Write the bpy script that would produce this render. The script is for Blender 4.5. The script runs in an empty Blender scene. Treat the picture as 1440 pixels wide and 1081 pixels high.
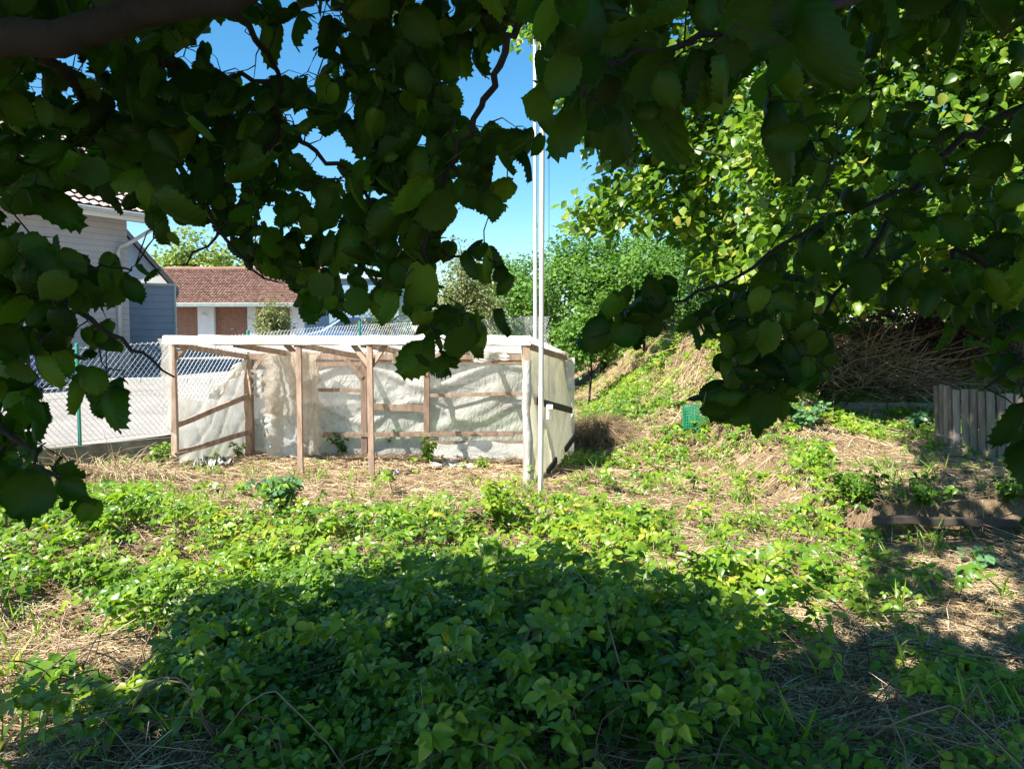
import bpy, math, random
import numpy as np
from mathutils import Vector, Matrix
random.seed(7); rng = np.random.default_rng(7)
S = bpy.context.scene
COL = S.collection
R = math.radians

# ------------------------------------------------------------------ camera model
F = 1067.0; CU, CV = 720.0, 540.5
EYE = np.array([0.0, 0.0, 1.75]); PITCH = R(3.3)
FWD = np.array([0, math.cos(PITCH), -math.sin(PITCH)])
UP = np.array([0, math.sin(PITCH), math.cos(PITCH)])
def W(u, v, Y):
    d = FWD + (CV - v) / F * UP + np.array([(u - CU) / F, 0, 0])
    return EYE + d * (Y / d[1])
def project(p):
    q = np.asarray(p, float) - EYE
    z = q @ FWD
    zs = np.where(np.abs(z) < 1e-6, 1e-6, z)
    return CU + F * q[..., 0] / zs, CV - F * (q @ UP) / zs, z
SUN = np.array([-0.655, -0.60, 1.02]); SUN /= np.linalg.norm(SUN)      # towards the sun

# ------------------------------------------------------------------ terrain
FENCE = np.array([(-11.5, 4.6), (-8.6, 7.4), (-6.2, 9.75), (-4.95, 11.0), (-3.5, 13.3), (-2.2, 15.5), (-0.45, 18.4), (1.2, 21.2)])
def ss(t): t = np.clip(t, 0, 1); return t * t * (3 - 2 * t)
def lotz(x, y):
    return 0.31 + 0.06 * np.clip(np.asarray(y, float) - 10, -8, 10) + 0.025 * np.clip(np.asarray(y, float) - 20, 0, 60)
def xfence(y):
    y = np.asarray(y, float)
    a = np.interp(y, FENCE[:, 1], FENCE[:, 0])
    a = np.where(y < FENCE[0, 1], FENCE[0, 0] + (y - FENCE[0, 1]) * 1.04, a)
    return np.where(y > FENCE[-1, 1], FENCE[-1, 0] + 0 * y, a)
def bump(x, y):
    return (0.035 * np.sin(1.9 * x + 0.7 * y) * np.cos(1.3 * y - 0.5 * x) + 0.022 * np.sin(4.1 * x - 2.3 * y + 1.0)
            + 0.016 * np.sin(3.3 * y + 5.2 * x) * np.sin(2.1 * x + 4.7 * y))
def moundh(x, y):
    mx_ = x + 0.18 * np.sin(2.3 * y + .4); my_ = y + 0.22 * np.sin(1.7 * x + 1.2) + 0.10 * np.sin(4.3 * x)
    return (0.25 + 0.08 * np.sin(3.1 * x + 1) + 0.06 * np.sin(6.3 * x + 3 * y) + .03 * np.sin(11 * x - 7 * y)) * np.exp(-np.abs((mx_ + 0.12) / 1.6) ** 2.4 - ((my_ - 3.8) / np.where(my_ < 3.8, 1.9, 1.15)) ** 2)
def h(x, y):
    x = np.asarray(x, float); y = np.asarray(y, float)
    z = bump(x, y) * (0.4 + 0.6 * ss((y - 2) / 3)) * (1 - 0.6 * ss((y - 8) / 1.0) * ss((1.0 - x) / 0.5))
    z = z + 0.2 * moundh(x, y)
    z = z + 0.16 * np.exp(-((x + 3.2) / 1.2) ** 2 - ((y - 6.5) / 1.0) ** 2) + 0.14 * np.exp(-((x + 0.3) / .6) ** 2 - ((y - 7.2) / .6) ** 2)
    bank = ss(((y - 10.1) + (x - 1.5) * 0.3) / 5.4) * ss((x - 0.35 - 0.13 * np.clip(y - 11, 0, 9)) / 3.0) * 1.65 * (1 + .06 * np.sin(3 * x + 2 * y) + .05 * np.sin(5 * x - 3 * y))
    bank = bank * (1 - 0.85 * ss((x - 4.0) / 1.4) * ss((16 - y) / 2))
    z = z + bank
    z = z + 0.32 * ss((y - 6.62) / 0.10) * ss((x - 2.85) / 0.45)
    lot = x < xfence(y) - 0.02
    return np.where(lot, lotz(x, y) - 0.22, z)
def hf(x, y): return float(h(x, y))
def ground_at(u, v):
    lo = 1.0
    d = FWD + (CV - v) / F * UP + np.array([(u - CU) / F, 0, 0])
    ts = np.arange(1.5, 40, 0.02)
    P = EYE + ts[:, None] * d
    under = P[:, 2] < h(P[:, 0], P[:, 1])
    i = int(np.argmax(under)) if under.any() else len(ts) - 1
    p = P[i]; p[2] = hf(p[0], p[1]); return p

# ------------------------------------------------------------------ object helpers
ORIGIN = {}
def tag(o, label=None, cat=None, group=None, kind=None):
    if label: o['label'] = label
    if cat: o['category'] = cat
    if group: o['group'] = group
    if kind: o['kind'] = kind
    return o
def thing(name, label, cat, loc=(0, 0, 0), group=None):
    o = bpy.data.objects.new(name, None); COL.objects.link(o)
    o.location = loc; o.empty_display_size = 0.2
    ORIGIN[o.name] = np.array(loc, float)
    return tag(o, label, cat, group)
def link(name, me, parent=None):
    o = bpy.data.objects.new(name, me); COL.objects.link(o)
    if parent is not None:
        o.parent = parent
        ORIGIN[o.name] = ORIGIN[parent.name]
    else: ORIGIN[o.name] = np.zeros(3)
    return o
def np_mesh(name, V, loops, counts, mats, parent=None, tint=None, uv=None, smooth=True, midx=None):
    V = np.asarray(V, np.float32)
    if parent is not None: V = V - ORIGIN[parent.name].astype(np.float32)
    me = bpy.data.meshes.new(name)
    me.vertices.add(len(V)); me.vertices.foreach_set('co', np.ascontiguousarray(V).ravel())
    me.loops.add(len(loops)); me.loops.foreach_set('vertex_index', np.asarray(loops, np.int32))
    counts = np.asarray(counts, np.int32)
    me.polygons.add(len(counts))
    me.polygons.foreach_set('loop_start', np.concatenate([[0], np.cumsum(counts)[:-1]]).astype(np.int32))
    if not isinstance(mats, (list, tuple)): mats = [mats]
    for m in mats: me.materials.append(m)
    if midx is not None: me.polygons.foreach_set('material_index', np.asarray(midx, np.int32))
    me.polygons.foreach_set('use_smooth', np.full(len(counts), smooth))
    if tint is not None:
        a = me.attributes.new('tint', 'FLOAT', 'POINT'); a.data.foreach_set('value', np.asarray(tint, np.float32))
    if uv is not None:
        l = me.uv_layers.new(name='leaf'); l.data.foreach_set('uv', np.asarray(uv, np.float32)[np.asarray(loops)].ravel())
    me.update(calc_edges=True); me.validate()
    return link(name, me, parent)

class MB:
    def __init__(s): s.v = []; s.f = []; s.t = []
    def add(s, vs, fs, t=0.5):
        b = len(s.v); s.v += [tuple(map(float, p)) for p in vs]; s.t += [t] * len(vs)
        s.f += [tuple(b + i for i in f) for f in fs]; return s
    def box(s, c, size, rot=None, t=0.5, taper=1.0):
        x, y, z = [q / 2 for q in size]
        pts = []
        for dz in (-1, 1):
            k = taper if dz > 0 else 1
            for dx, dy in ((-1, -1), (1, -1), (1, 1), (-1, 1)):
                p = Vector((dx * x * k, dy * y * k, dz * z))
                if rot is not None: p = rot @ p
                pts.append(p + Vector(c))
        return s.add(pts, [(3, 2, 1, 0), (4, 5, 6, 7), (0, 1, 5, 4), (1, 2, 6, 5), (2, 3, 7, 6), (3, 0, 4, 7)], t)
    def beam(s, a, b, w, hh, up=(0, 0, 1), t=0.5, segs=1, wob=0.0):
        a = Vector(a); b = Vector(b); d = (b - a).normalized(); up = Vector(up)
        if abs(d.dot(up)) > .98: up = Vector((0, 1, 0))
        sx = d.cross(up).normalized(); sz = sx.cross(d).normalized()
        pts = []
        for i in range(segs + 1):
            c = a.lerp(b, i / segs) + (sx * random.uniform(-wob, wob) + sz * random.uniform(-wob, wob) if 0 < i < segs else Vector())
            for q, r_ in ((-1, -1), (1, -1), (1, 1), (-1, 1)): pts.append(c + sx * q * w / 2 + sz * r_ * hh / 2)
        fs = [(3, 2, 1, 0), tuple(4 * segs + i for i in range(4))]
        for i in range(segs):
            for k in range(4): fs.append((4 * i + k, 4 * i + (k + 1) % 4, 4 * i + 4 + (k + 1) % 4, 4 * i + 4 + k))
        return s.add(pts, fs, t)
    def tube(s, pts, radii, n=6, t=0.5, cap=True):
        P = [Vector(p) for p in pts]; m = len(P)
        if not hasattr(radii, '__len__'): radii = [radii] * m
        vs = []; fs = []; ref = Vector((0.13, 0.31, 0.94))
        for i in range(m):
            d = (P[min(i + 1, m - 1)] - P[max(i - 1, 0)])
            d = d.normalized() if d.length > 1e-9 else Vector((0, 0, 1))
            if abs(d.dot(ref)) > .97: ref = Vector((0.9, 0.3, 0.1))
            a = d.cross(ref).normalized(); b = d.cross(a)
            for k in range(n):
                q = 2 * math.pi * k / n; vs.append(P[i] + (a * math.cos(q) + b * math.sin(q)) * radii[i])
        for i in range(m - 1):
            for k in range(n): fs.append((i * n + k, i * n + (k + 1) % n, (i + 1) * n + (k + 1) % n, (i + 1) * n + k))
        if cap: fs += [tuple(range(n))[::-1], tuple((m - 1) * n + k for k in range(n))]
        return s.add(vs, fs, t)
    def grid(s, fn, nu, nv, t=0.5):
        vs = [fn(i / nu, j / nv) for j in range(nv + 1) for i in range(nu + 1)]
        fs = [(j * (nu + 1) + i, j * (nu + 1) + i + 1, (j + 1) * (nu + 1) + i + 1, (j + 1) * (nu + 1) + i) for j in range(nv) for i in range(nu)]
        return s.add(vs, fs, t)
    def build(s, name, mat, parent=None, smooth=False, bevel=0.0):
        loops = [i for f in s.f for i in f]
        o = np_mesh(name, np.array(s.v), loops, [len(f) for f in s.f], mat, parent, tint=s.t, smooth=smooth)
        if bevel:
            m = o.modifiers.new('bevel', 'BEVEL'); m.width = bevel; m.segments = 2; m.limit_method = 'ANGLE'
        return o

# ------------------------------------------------------------------ materials
def nodes(name):
    m = bpy.data.materials.new(name); m.use_nodes = True
    nt = m.node_tree; b = nt.nodes['Principled BSDF']; return m, nt, b
def N(nt, typ, **kw):
    n = nt.nodes.new(typ)
    for k, v in kw.items():
        if k in n.inputs: n.inputs[k].default_value = v
        else: setattr(n, k, v)
    return n
def ramp(nt, stops):
    r = nt.nodes.new('ShaderNodeValToRGB'); e = r.color_ramp.elements
    while len(e) < len(stops): e.new(0.5)
    for el, (p, c) in zip(e, stops): el.position = p; el.color = (*c, 1)
    return r
def coords(nt, scale=(1, 1, 1)):
    tc = N(nt, 'ShaderNodeTexCoord'); mp = N(nt, 'ShaderNodeMapping'); mp.inputs['Scale'].default_value = scale
    nt.links.new(tc.outputs['Object'], mp.inputs['Vector']); return mp.outputs['Vector']
def noise_mat(name, stops, scale=6, detail=6, rough=0.85, bumpd=0.3, stretch=(1, 1, 1), metal=0.0, tint=0.0, bscale=None, bdist=0.02):
    m, nt, b = nodes(name); L = nt.links.new
    vec = coords(nt, stretch)
    n = N(nt, 'ShaderNodeTexNoise', Scale=scale, Detail=detail, Roughness=0.62); L(vec, n.inputs['Vector'])
    fac = n.outputs['Fac']
    if tint:
        at = N(nt, 'ShaderNodeAttribute', attribute_name='tint')
        mx = N(nt, 'ShaderNodeMath', operation='MULTIPLY_ADD'); mx.inputs[1].default_value = tint; L(at.outputs['Fac'], mx.inputs[0])
        sb = N(nt, 'ShaderNodeMath', operation='ADD'); sb.inputs[1].default_value = -0.5 * tint; L(fac, sb.inputs[0]); L(sb.outputs[0], mx.inputs[2]); fac = mx.outputs[0]
    r = ramp(nt, stops); L(fac, r.inputs['Fac']); L(r.outputs['Color'], b.inputs['Base Color'])
    b.inputs['Roughness'].default_value = rough; b.inputs['Metallic'].default_value = metal
    if bumpd:
        n2 = N(nt, 'ShaderNodeTexNoise', Scale=bscale or scale * 2.5, Detail=6, Roughness=0.65); L(vec, n2.inputs['Vector'])
        bp = N(nt, 'ShaderNodeBump', Strength=bumpd, Distance=bdist); L(n2.outputs['Fac'], bp.inputs['Height']); L(bp.outputs['Normal'], b.inputs['Normal'])
    return m
def leaf_mat(name, stops, trans, amount=0.35, rough=0.45, veins=False, spec=0.4):
    m, nt, b = nodes(name); L = nt.links.new
    at = N(nt, 'ShaderNodeAttribute', attribute_name='tint')
    r = ramp(nt, stops); L(at.outputs['Fac'], r.inputs['Fac'])
    col = r.outputs['Color']
    n = N(nt, 'ShaderNodeTexNoise', Scale=30.0, Detail=3); L(coords(nt), n.inputs['Vector'])
    mx = N(nt, 'ShaderNodeMix', data_type='RGBA', blend_type='MULTIPLY'); mx.inputs[0].default_value = 0.5
    rr = ramp(nt, [(0.3, (0.65, 0.65, 0.6)), (0.7, (1.15, 1.1, 1.0))]); L(n.outputs['Fac'], rr.inputs['Fac'])
    L(col, mx.inputs[6]); L(rr.outputs['Color'], mx.inputs[7]); col = mx.outputs[2]
    if veins:
        uv = N(nt, 'ShaderNodeUVMap', uv_map='leaf'); sp = N(nt, 'ShaderNodeSeparateXYZ'); L(uv.outputs[0], sp.inputs[0])
        ab = N(nt, 'ShaderNodeMath', operation='ABSOLUTE'); L(sp.outputs['X'], ab.inputs[0])
        k = N(nt, 'ShaderNodeMath', operation='MULTIPLY_ADD'); L(ab.outputs[0], k.inputs[0]); k.inputs[1].default_value = -0.9; L(sp.outputs['Y'], k.inputs[2])
        s7 = N(nt, 'ShaderNodeMath', operation='MULTIPLY'); L(k.outputs[0], s7.inputs[0]); s7.inputs[1].default_value = 8.0
        pp = N(nt, 'ShaderNodeMath', operation='PINGPONG'); L(s7.outputs[0], pp.inputs[0]); pp.inputs[1].default_value = 0.5
        a2 = N(nt, 'ShaderNodeMath', operation='MULTIPLY'); L(ab.outputs[0], a2.inputs[0]); a2.inputs[1].default_value = 6.0
        mn = N(nt, 'ShaderNodeMath', operation='MINIMUM'); L(pp.outputs[0], mn.inputs[0]); L(a2.outputs[0], mn.inputs[1])
        vr = ramp(nt, [(0.0, (1.22, 1.2, 1.1)), (0.10, (1, 1, 1)), (0.5, (0.95, 0.96, 0.95))]); L(mn.outputs[0], vr.inputs['Fac'])
        m2 = N(nt, 'ShaderNodeMix', data_type='RGBA', blend_type='MULTIPLY'); m2.inputs[0].default_value = 0.8
        L(col, m2.inputs[6]); L(vr.outputs['Color'], m2.inputs[7]); col = m2.outputs[2]
        bp = N(nt, 'ShaderNodeBump', Strength=0.22, Distance=0.002); L(mn.outputs[0], bp.inputs['Height']); L(bp.outputs['Normal'], b.inputs['Normal'])
    L(col, b.inputs['Base Color']); b.inputs['Roughness'].default_value = rough; b.inputs['Specular IOR Level'].default_value = spec
    tr = N(nt, 'ShaderNodeBsdfTranslucent')
    mt = N(nt, 'ShaderNodeMix', data_type='RGBA', blend_type='MULTIPLY'); mt.inputs[0].default_value = 1.0
    L(col, mt.inputs[6]); mt.inputs[7].default_value = (*trans, 1); L(mt.outputs[2], tr.inputs['Color'])
    ms = N(nt, 'ShaderNodeMixShader'); ms.inputs[0].default_value = amount
    L(b.outputs[0], ms.inputs[1]); L(tr.outputs[0], ms.inputs[2]); L(ms.outputs[0], nt.nodes['Material Output'].inputs['Surface'])
    return m
def plastic_mat(name, base, stain, transp, trl, sc=1.0, lo=0.45, hi=0.75, rough=0.35, bs=0.9):
    m, nt, b = nodes(name); L = nt.links.new
    v = coords(nt, (1.2 * sc, 1.2 * sc, 0.5 * sc))
    n = N(nt, 'ShaderNodeTexNoise', Scale=3.2, Detail=8, Roughness=0.7); L(v, n.inputs['Vector'])
    r = ramp(nt, [(lo, base), (hi, stain)]); L(n.outputs['Fac'], r.inputs['Fac'])
    n3 = N(nt, 'ShaderNodeTexNoise', Scale=25.0, Detail=5); L(v, n3.inputs['Vector'])
    mx = N(nt, 'ShaderNodeMix', data_type='RGBA', blend_type='MULTIPLY'); mx.inputs[0].default_value = 0.35
    r3 = ramp(nt, [(0.3, (0.7, 0.66, 0.58)), (0.6, (1, 1, 1))]); L(n3.outputs['Fac'], r3.inputs['Fac'])
    L(r.outputs['Color'], mx.inputs[6]); L(r3.outputs['Color'], mx.inputs[7])
    L(mx.outputs[2], b.inputs['Base Color']); b.inputs['Roughness'].default_value = rough
    n4 = N(nt, 'ShaderNodeTexNoise', Scale=6.0, Detail=3); n4.inputs['Distortion'].default_value = 2.6; L(v, n4.inputs['Vector'])
    bp = N(nt, 'ShaderNodeBump', Strength=bs, Distance=0.05); L(n4.outputs['Fac'], bp.inputs['Height']); L(bp.outputs['Normal'], b.inputs['Normal'])
    tr = N(nt, 'ShaderNodeBsdfTranslucent'); L(mx.outputs[2], tr.inputs['Color'])
    tp = N(nt, 'ShaderNodeBsdfTransparent')
    m1 = N(nt, 'ShaderNodeMixShader'); m1.inputs[0].default_value = trl; L(b.outputs[0], m1.inputs[1]); L(tr.outputs[0], m1.inputs[2])
    m2 = N(nt, 'ShaderNodeMixShader'); m2.inputs[0].default_value = transp; L(m1.outputs[0], m2.inputs[1]); L(tp.outputs[0], m2.inputs[2])
    L(m2.outputs[0], nt.nodes['Material Output'].inputs['Surface'])
    return m

M = {}
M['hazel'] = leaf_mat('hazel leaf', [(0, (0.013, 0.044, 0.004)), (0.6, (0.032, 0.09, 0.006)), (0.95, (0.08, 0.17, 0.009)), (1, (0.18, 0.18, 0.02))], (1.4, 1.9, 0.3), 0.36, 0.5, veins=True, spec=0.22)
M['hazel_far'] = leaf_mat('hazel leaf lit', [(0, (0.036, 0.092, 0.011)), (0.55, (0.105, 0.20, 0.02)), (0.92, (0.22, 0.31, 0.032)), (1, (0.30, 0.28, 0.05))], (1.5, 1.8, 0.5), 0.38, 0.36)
M['bramble'] = leaf_mat('bramble leaf', [(0, (0.035, 0.095, 0.014)), (0.4, (0.095, 0.205, 0.018)), (0.75, (0.21, 0.335, 0.024)), (1, (0.38, 0.37, 0.05))], (1.6, 1.7, 0.35), 0.42, 0.36, spec=0.5)
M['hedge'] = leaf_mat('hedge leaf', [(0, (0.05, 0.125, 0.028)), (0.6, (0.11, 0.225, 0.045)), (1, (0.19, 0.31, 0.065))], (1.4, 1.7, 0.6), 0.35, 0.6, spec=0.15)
M['pale_leaf'] = leaf_mat('pale leaf', [(0, (0.08, 0.12, 0.04)), (0.6, (0.17, 0.20, 0.08)), (1, (0.30, 0.28, 0.15))], (1.4, 1.6, 0.7), 0.35, 0.5)
M['yellow_leaf'] = leaf_mat('yellow green leaf', [(0, (0.10, 0.16, 0.03)), (0.6, (0.19, 0.26, 0.05)), (1, (0.28, 0.32, 0.07))], (1.4, 1.6, 0.5), 0.35, 0.5)
M['blue_leaf'] = leaf_mat('bluish leaf', [(0, (0.05, 0.15, 0.06)), (1, (0.14, 0.27, 0.13))], (1.4, 1.7, 0.7), 0.3, 0.35)
M['dead_leaf'] = leaf_mat('dead leaf', [(0, (0.045, 0.025, 0.014)), (0.7, (0.12, 0.07, 0.038)), (1, (0.26, 0.17, 0.09))], (1.3, 1.0, 0.6), 0.25, 0.7)
M['straw'] = noise_mat('dead stems', [(0.0, (0.04, 0.025, 0.016)), (0.4, (0.20, 0.13, 0.07)), (0.7, (0.45, 0.33, 0.185)), (1.0, (0.66, 0.56, 0.38))], 3, 3, 0.85, 0, tint=1.0)
M['cane'] = noise_mat('bramble cane', [(0.2, (0.06, 0.035, 0.022)), (0.6, (0.16, 0.095, 0.06)), (0.95, (0.27, 0.19, 0.13))], 4, 3, 0.7, 0, tint=0.9)
M['bark'] = noise_mat('bark', [(0.3, (0.008, 0.007, 0.006)), (0.7, (0.022, 0.019, 0.016))], 14, 6, 0.9, 0.6, (1, 1, 0.4))
M['wood'] = noise_mat('weathered timber', [(0.25, (0.20, 0.125, 0.088)), (0.5, (0.35, 0.24, 0.175)), (0.8, (0.52, 0.42, 0.34))], 7, 7, 0.85, 0.35, (2.2, 2.2, 0.5), tint=0.3)
M['darkwood'] = noise_mat('dark brown timber', [(0.3, (0.035, 0.026, 0.02)), (0.7, (0.075, 0.055, 0.04))], 8, 6, 0.8, 0.3)  # dark brown timber tone, mottled by noise
M['greywood'] = noise_mat('grey weathered slat', [(0.2, (0.11, 0.085, 0.068)), (0.5, (0.21, 0.175, 0.145)), (0.8, (0.33, 0.29, 0.25))], 9, 7, 0.9, 0.5, (3, 3, 0.35), tint=0.5)
M['concrete'] = noise_mat('mossy concrete', [(0.2, (0.07, 0.065, 0.04)), (0.5, (0.19, 0.17, 0.12)), (0.8, (0.34, 0.32, 0.27))], 5, 8, 0.9, 0.4)
M['kerb'] = noise_mat('pale concrete', [(0.2, (0.30, 0.29, 0.26)), (0.8, (0.46, 0.45, 0.42))], 8, 6, 0.9, 0.2)
M['asphalt'] = noise_mat('asphalt', [(0.25, (0.185, 0.168, 0.15)), (0.5, (0.24, 0.22, 0.20)), (0.75, (0.30, 0.28, 0.255))], 1.5, 12, 0.9, 0.3, bscale=60, bdist=0.01)
M['galv'] = noise_mat('galvanised metal', [(0.3, (0.50, 0.47, 0.44)), (0.7, (0.72, 0.69, 0.66))], 5, 6, 0.45, 0.05, (3, 3, 0.6), metal=0.25)
M['white_pole'] = noise_mat('pale aluminium', [(0.3, (0.58, 0.63, 0.70)), (0.7, (0.76, 0.80, 0.85))], 4, 4, 0.4, 0.0, metal=0.2)
M['wire'] = noise_mat('fence wire', [(0.3, (0.62, 0.64, 0.66)), (0.7, (0.80, 0.81, 0.82))], 5, 3, 0.5, 0.0, metal=0.1)
M['greenpaint'] = noise_mat('green fence paint', [(0.3, (0.02, 0.20, 0.15)), (0.7, (0.035, 0.28, 0.21))], 8, 5, 0.45, 0.05)
M['greennet'] = noise_mat('green plastic net', [(0.3, (0.008, 0.16, 0.08)), (0.7, (0.02, 0.26, 0.13))], 8, 5, 0.4, 0.0)
M['film'] = plastic_mat('milky film', (0.84, 0.83, 0.78), (0.62, 0.55, 0.44), 0.10, 0.5)
M['film_roof'] = plastic_mat('roof film', (0.86, 0.85, 0.80), (0.66, 0.6, 0.5), 0.42, 0.6)
M['film_back'] = plastic_mat('back wall film', (0.84, 0.83, 0.79), (0.68, 0.63, 0.55), 0.14, 0.36, 1.0, 0.42, 0.8, 0.24)
M['film_stain'] = plastic_mat('stained film', (0.80, 0.71, 0.60), (0.48, 0.35, 0.23), 0.12, 0.45, 1.6, 0.42, 0.72)
M['film_green'] = plastic_mat('algae film', (0.78, 0.76, 0.58), (0.58, 0.56, 0.36), 0.04, 0.62, 1.0, 0.4, 0.75, 0.45)
M['film_white'] = plastic_mat('white film', (0.70, 0.69, 0.65), (0.50, 0.44, 0.35), 0.02, 0.25, 1.5, 0.5, 0.85, 0.4, 0.3)
M['scrap'] = noise_mat('scrap plastic', [(0.42, (0.015, 0.016, 0.02)), (0.5, (0.25, 0.26, 0.28)), (0.6, (0.6, 0.6, 0.6))], 9, 3, 0.35, 0.3)
M['scrap_blue'] = noise_mat('blue grey scrap', [(0.3, (0.10, 0.12, 0.17)), (0.7, (0.30, 0.33, 0.38))], 9, 3, 0.35, 0.3)
M['white'] = noise_mat('white render', [(0.3, (0.70, 0.70, 0.68)), (0.7, (0.80, 0.80, 0.78))], 3, 5, 0.85, 0.1)
M['pale_blue'] = noise_mat('pale blue wall and gable shade', [(0.3, (0.15, 0.25, 0.33)), (0.7, (0.19, 0.29, 0.38))], 2, 5, 0.85, 0.1)  # blue building wall; on the garage gables the blue stands for shade
M['gutter'] = noise_mat('grey gutter', [(0.3, (0.42, 0.42, 0.40)), (0.7, (0.58, 0.58, 0.55))], 4, 4, 0.5, 0.05)
M['greygreen'] = noise_mat('grey green gutter', [(0.3, (0.14, 0.18, 0.17)), (0.7, (0.22, 0.26, 0.25))], 4, 4, 0.5, 0.05)
M['dark'] = noise_mat('dark trim', [(0.3, (0.03, 0.033, 0.04)), (0.7, (0.055, 0.06, 0.07))], 4, 4, 0.6, 0.05)
M['glass'] = noise_mat('window glass', [(0.3, (0.015, 0.03, 0.06)), (0.7, (0.03, 0.05, 0.09))], 2, 2, 0.06, 0)
M['carpaint'] = noise_mat('blue car paint', [(0.3, (0.02, 0.07, 0.17)), (0.7, (0.027, 0.085, 0.20))], 2, 2, 0.5, 0)
M['carpaint'].node_tree.nodes['Principled BSDF'].inputs['Coat Weight'].default_value = 0.1
M['rubber'] = noise_mat('tyre', [(0.3, (0.015, 0.015, 0.015)), (0.7, (0.03, 0.03, 0.03))], 8, 3, 0.8, 0.1)
M['bin'] = noise_mat('blue bin', [(0.3, (0.02, 0.06, 0.25)), (0.7, (0.03, 0.08, 0.32))], 4, 3, 0.5, 0.05)
def banded(name, stops, freq, axis='Z', rough=0.8, strength=0.6, scale=3, dist=0.02):
    m, nt, b = nodes(name); L = nt.links.new
    v = coords(nt)
    n = N(nt, 'ShaderNodeTexNoise', Scale=scale, Detail=7, Roughness=0.65); L(v, n.inputs['Vector'])
    r = ramp(nt, stops); L(n.outputs['Fac'], r.inputs['Fac'])
    sp = N(nt, 'ShaderNodeSeparateXYZ'); L(v, sp.inputs[0])
    mm = N(nt, 'ShaderNodeMath', operation='MULTIPLY'); L(sp.outputs[axis], mm.inputs[0]); mm.inputs[1].default_value = freq
    fr = N(nt, 'ShaderNodeMath', operation='FRACT'); L(mm.outputs[0], fr.inputs[0])
    g = ramp(nt, [(0.0, (0.45, 0.45, 0.47)), (0.07, (0.5, 0.5, 0.5)), (0.10, (1, 1, 1)), (1, (0.97, 0.97, 0.97))]); L(fr.outputs[0], g.inputs['Fac'])
    mx = N(nt, 'ShaderNodeMix', data_type='RGBA', blend_type='MULTIPLY'); mx.inputs[0].default_value = strength
    L(r.outputs['Color'], mx.inputs[6]); L(g.outputs['Color'], mx.inputs[7]); L(mx.outputs[2], b.inputs['Base Color'])
    bp = N(nt, 'ShaderNodeBump', Strength=0.8, Distance=dist); L(g.outputs['Color'], bp.inputs['Height']); L(bp.outputs['Normal'], b.inputs['Normal'])
    b.inputs['Roughness'].default_value = rough
    return m
M['cladding'] = banded('pale grey cladding', [(0.3, (0.36, 0.34, 0.35)), (0.7, (0.43, 0.41, 0.41))], 6.5, 'Z', 0.75, 0.45)
M['blueclad'] = banded('slate blue cladding', [(0.3, (0.24, 0.29, 0.37)), (0.7, (0.29, 0.34, 0.42))], 5, 'Z', 0.75, 0.35)
M['browndoor'] = banded('brown timber boards', [(0.25, (0.22, 0.10, 0.06)), (0.7, (0.34, 0.18, 0.115))], 7, 'X', 0.75, 0.6, 5)
M['tiles'] = noise_mat('clay tiles', [(0.2, (0.15, 0.08, 0.058)), (0.5, (0.24, 0.13, 0.095)), (0.8, (0.32, 0.20, 0.15))], 4, 9, 0.85, 0.2, tint=0.6)
M['housetiles'] = noise_mat('weathered roof tiles', [(0.2, (0.20, 0.14, 0.12)), (0.5, (0.34, 0.26, 0.23)), (0.8, (0.50, 0.43, 0.39))], 4, 9, 0.85, 0.2, tint=0.6)

def ground_mat():
    m, nt, b = nodes('dry garden soil and litter'); L = nt.links.new
    v = coords(nt)
    n1 = N(nt, 'ShaderNodeTexNoise', Scale=1.3, Detail=8, Roughness=0.7); L(v, n1.inputs['Vector'])
    n2 = N(nt, 'ShaderNodeTexNoise', Scale=38.0, Detail=6, Roughness=0.75); n2.inputs['Distortion'].default_value = 1.5; L(v, n2.inputs['Vector'])
    r1 = ramp(nt, [(0.3, (0.14, 0.095, 0.06)), (0.5, (0.26, 0.18, 0.11)), (0.7, (0.38, 0.28, 0.175))]); L(n1.outputs['Fac'], r1.inputs['Fac'])
    r2 = ramp(nt, [(0.3, (0.35, 0.33, 0.3)), (0.55, (1, 1, 1)), (0.75, (1.5, 1.4, 1.25))]); L(n2.outputs['Fac'], r2.inputs['Fac'])
    mx = N(nt, 'ShaderNodeMix', data_type='RGBA', blend_type='MULTIPLY'); mx.inputs[0].default_value = 0.9
    L(r1.outputs['Color'], mx.inputs[6]); L(r2.outputs['Color'], mx.inputs[7]); L(mx.outputs[2], b.inputs['Base Color'])
    b.inputs['Roughness'].default_value = 0.95; b.inputs['Specular IOR Level'].default_value = 0.1
    bp = N(nt, 'ShaderNodeBump', Strength=0.9, Distance=0.03); L(n2.outputs['Fac'], bp.inputs['Height']); L(bp.outputs['Normal'], b.inputs['Normal'])
    return m
M['soil'] = ground_mat()

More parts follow.
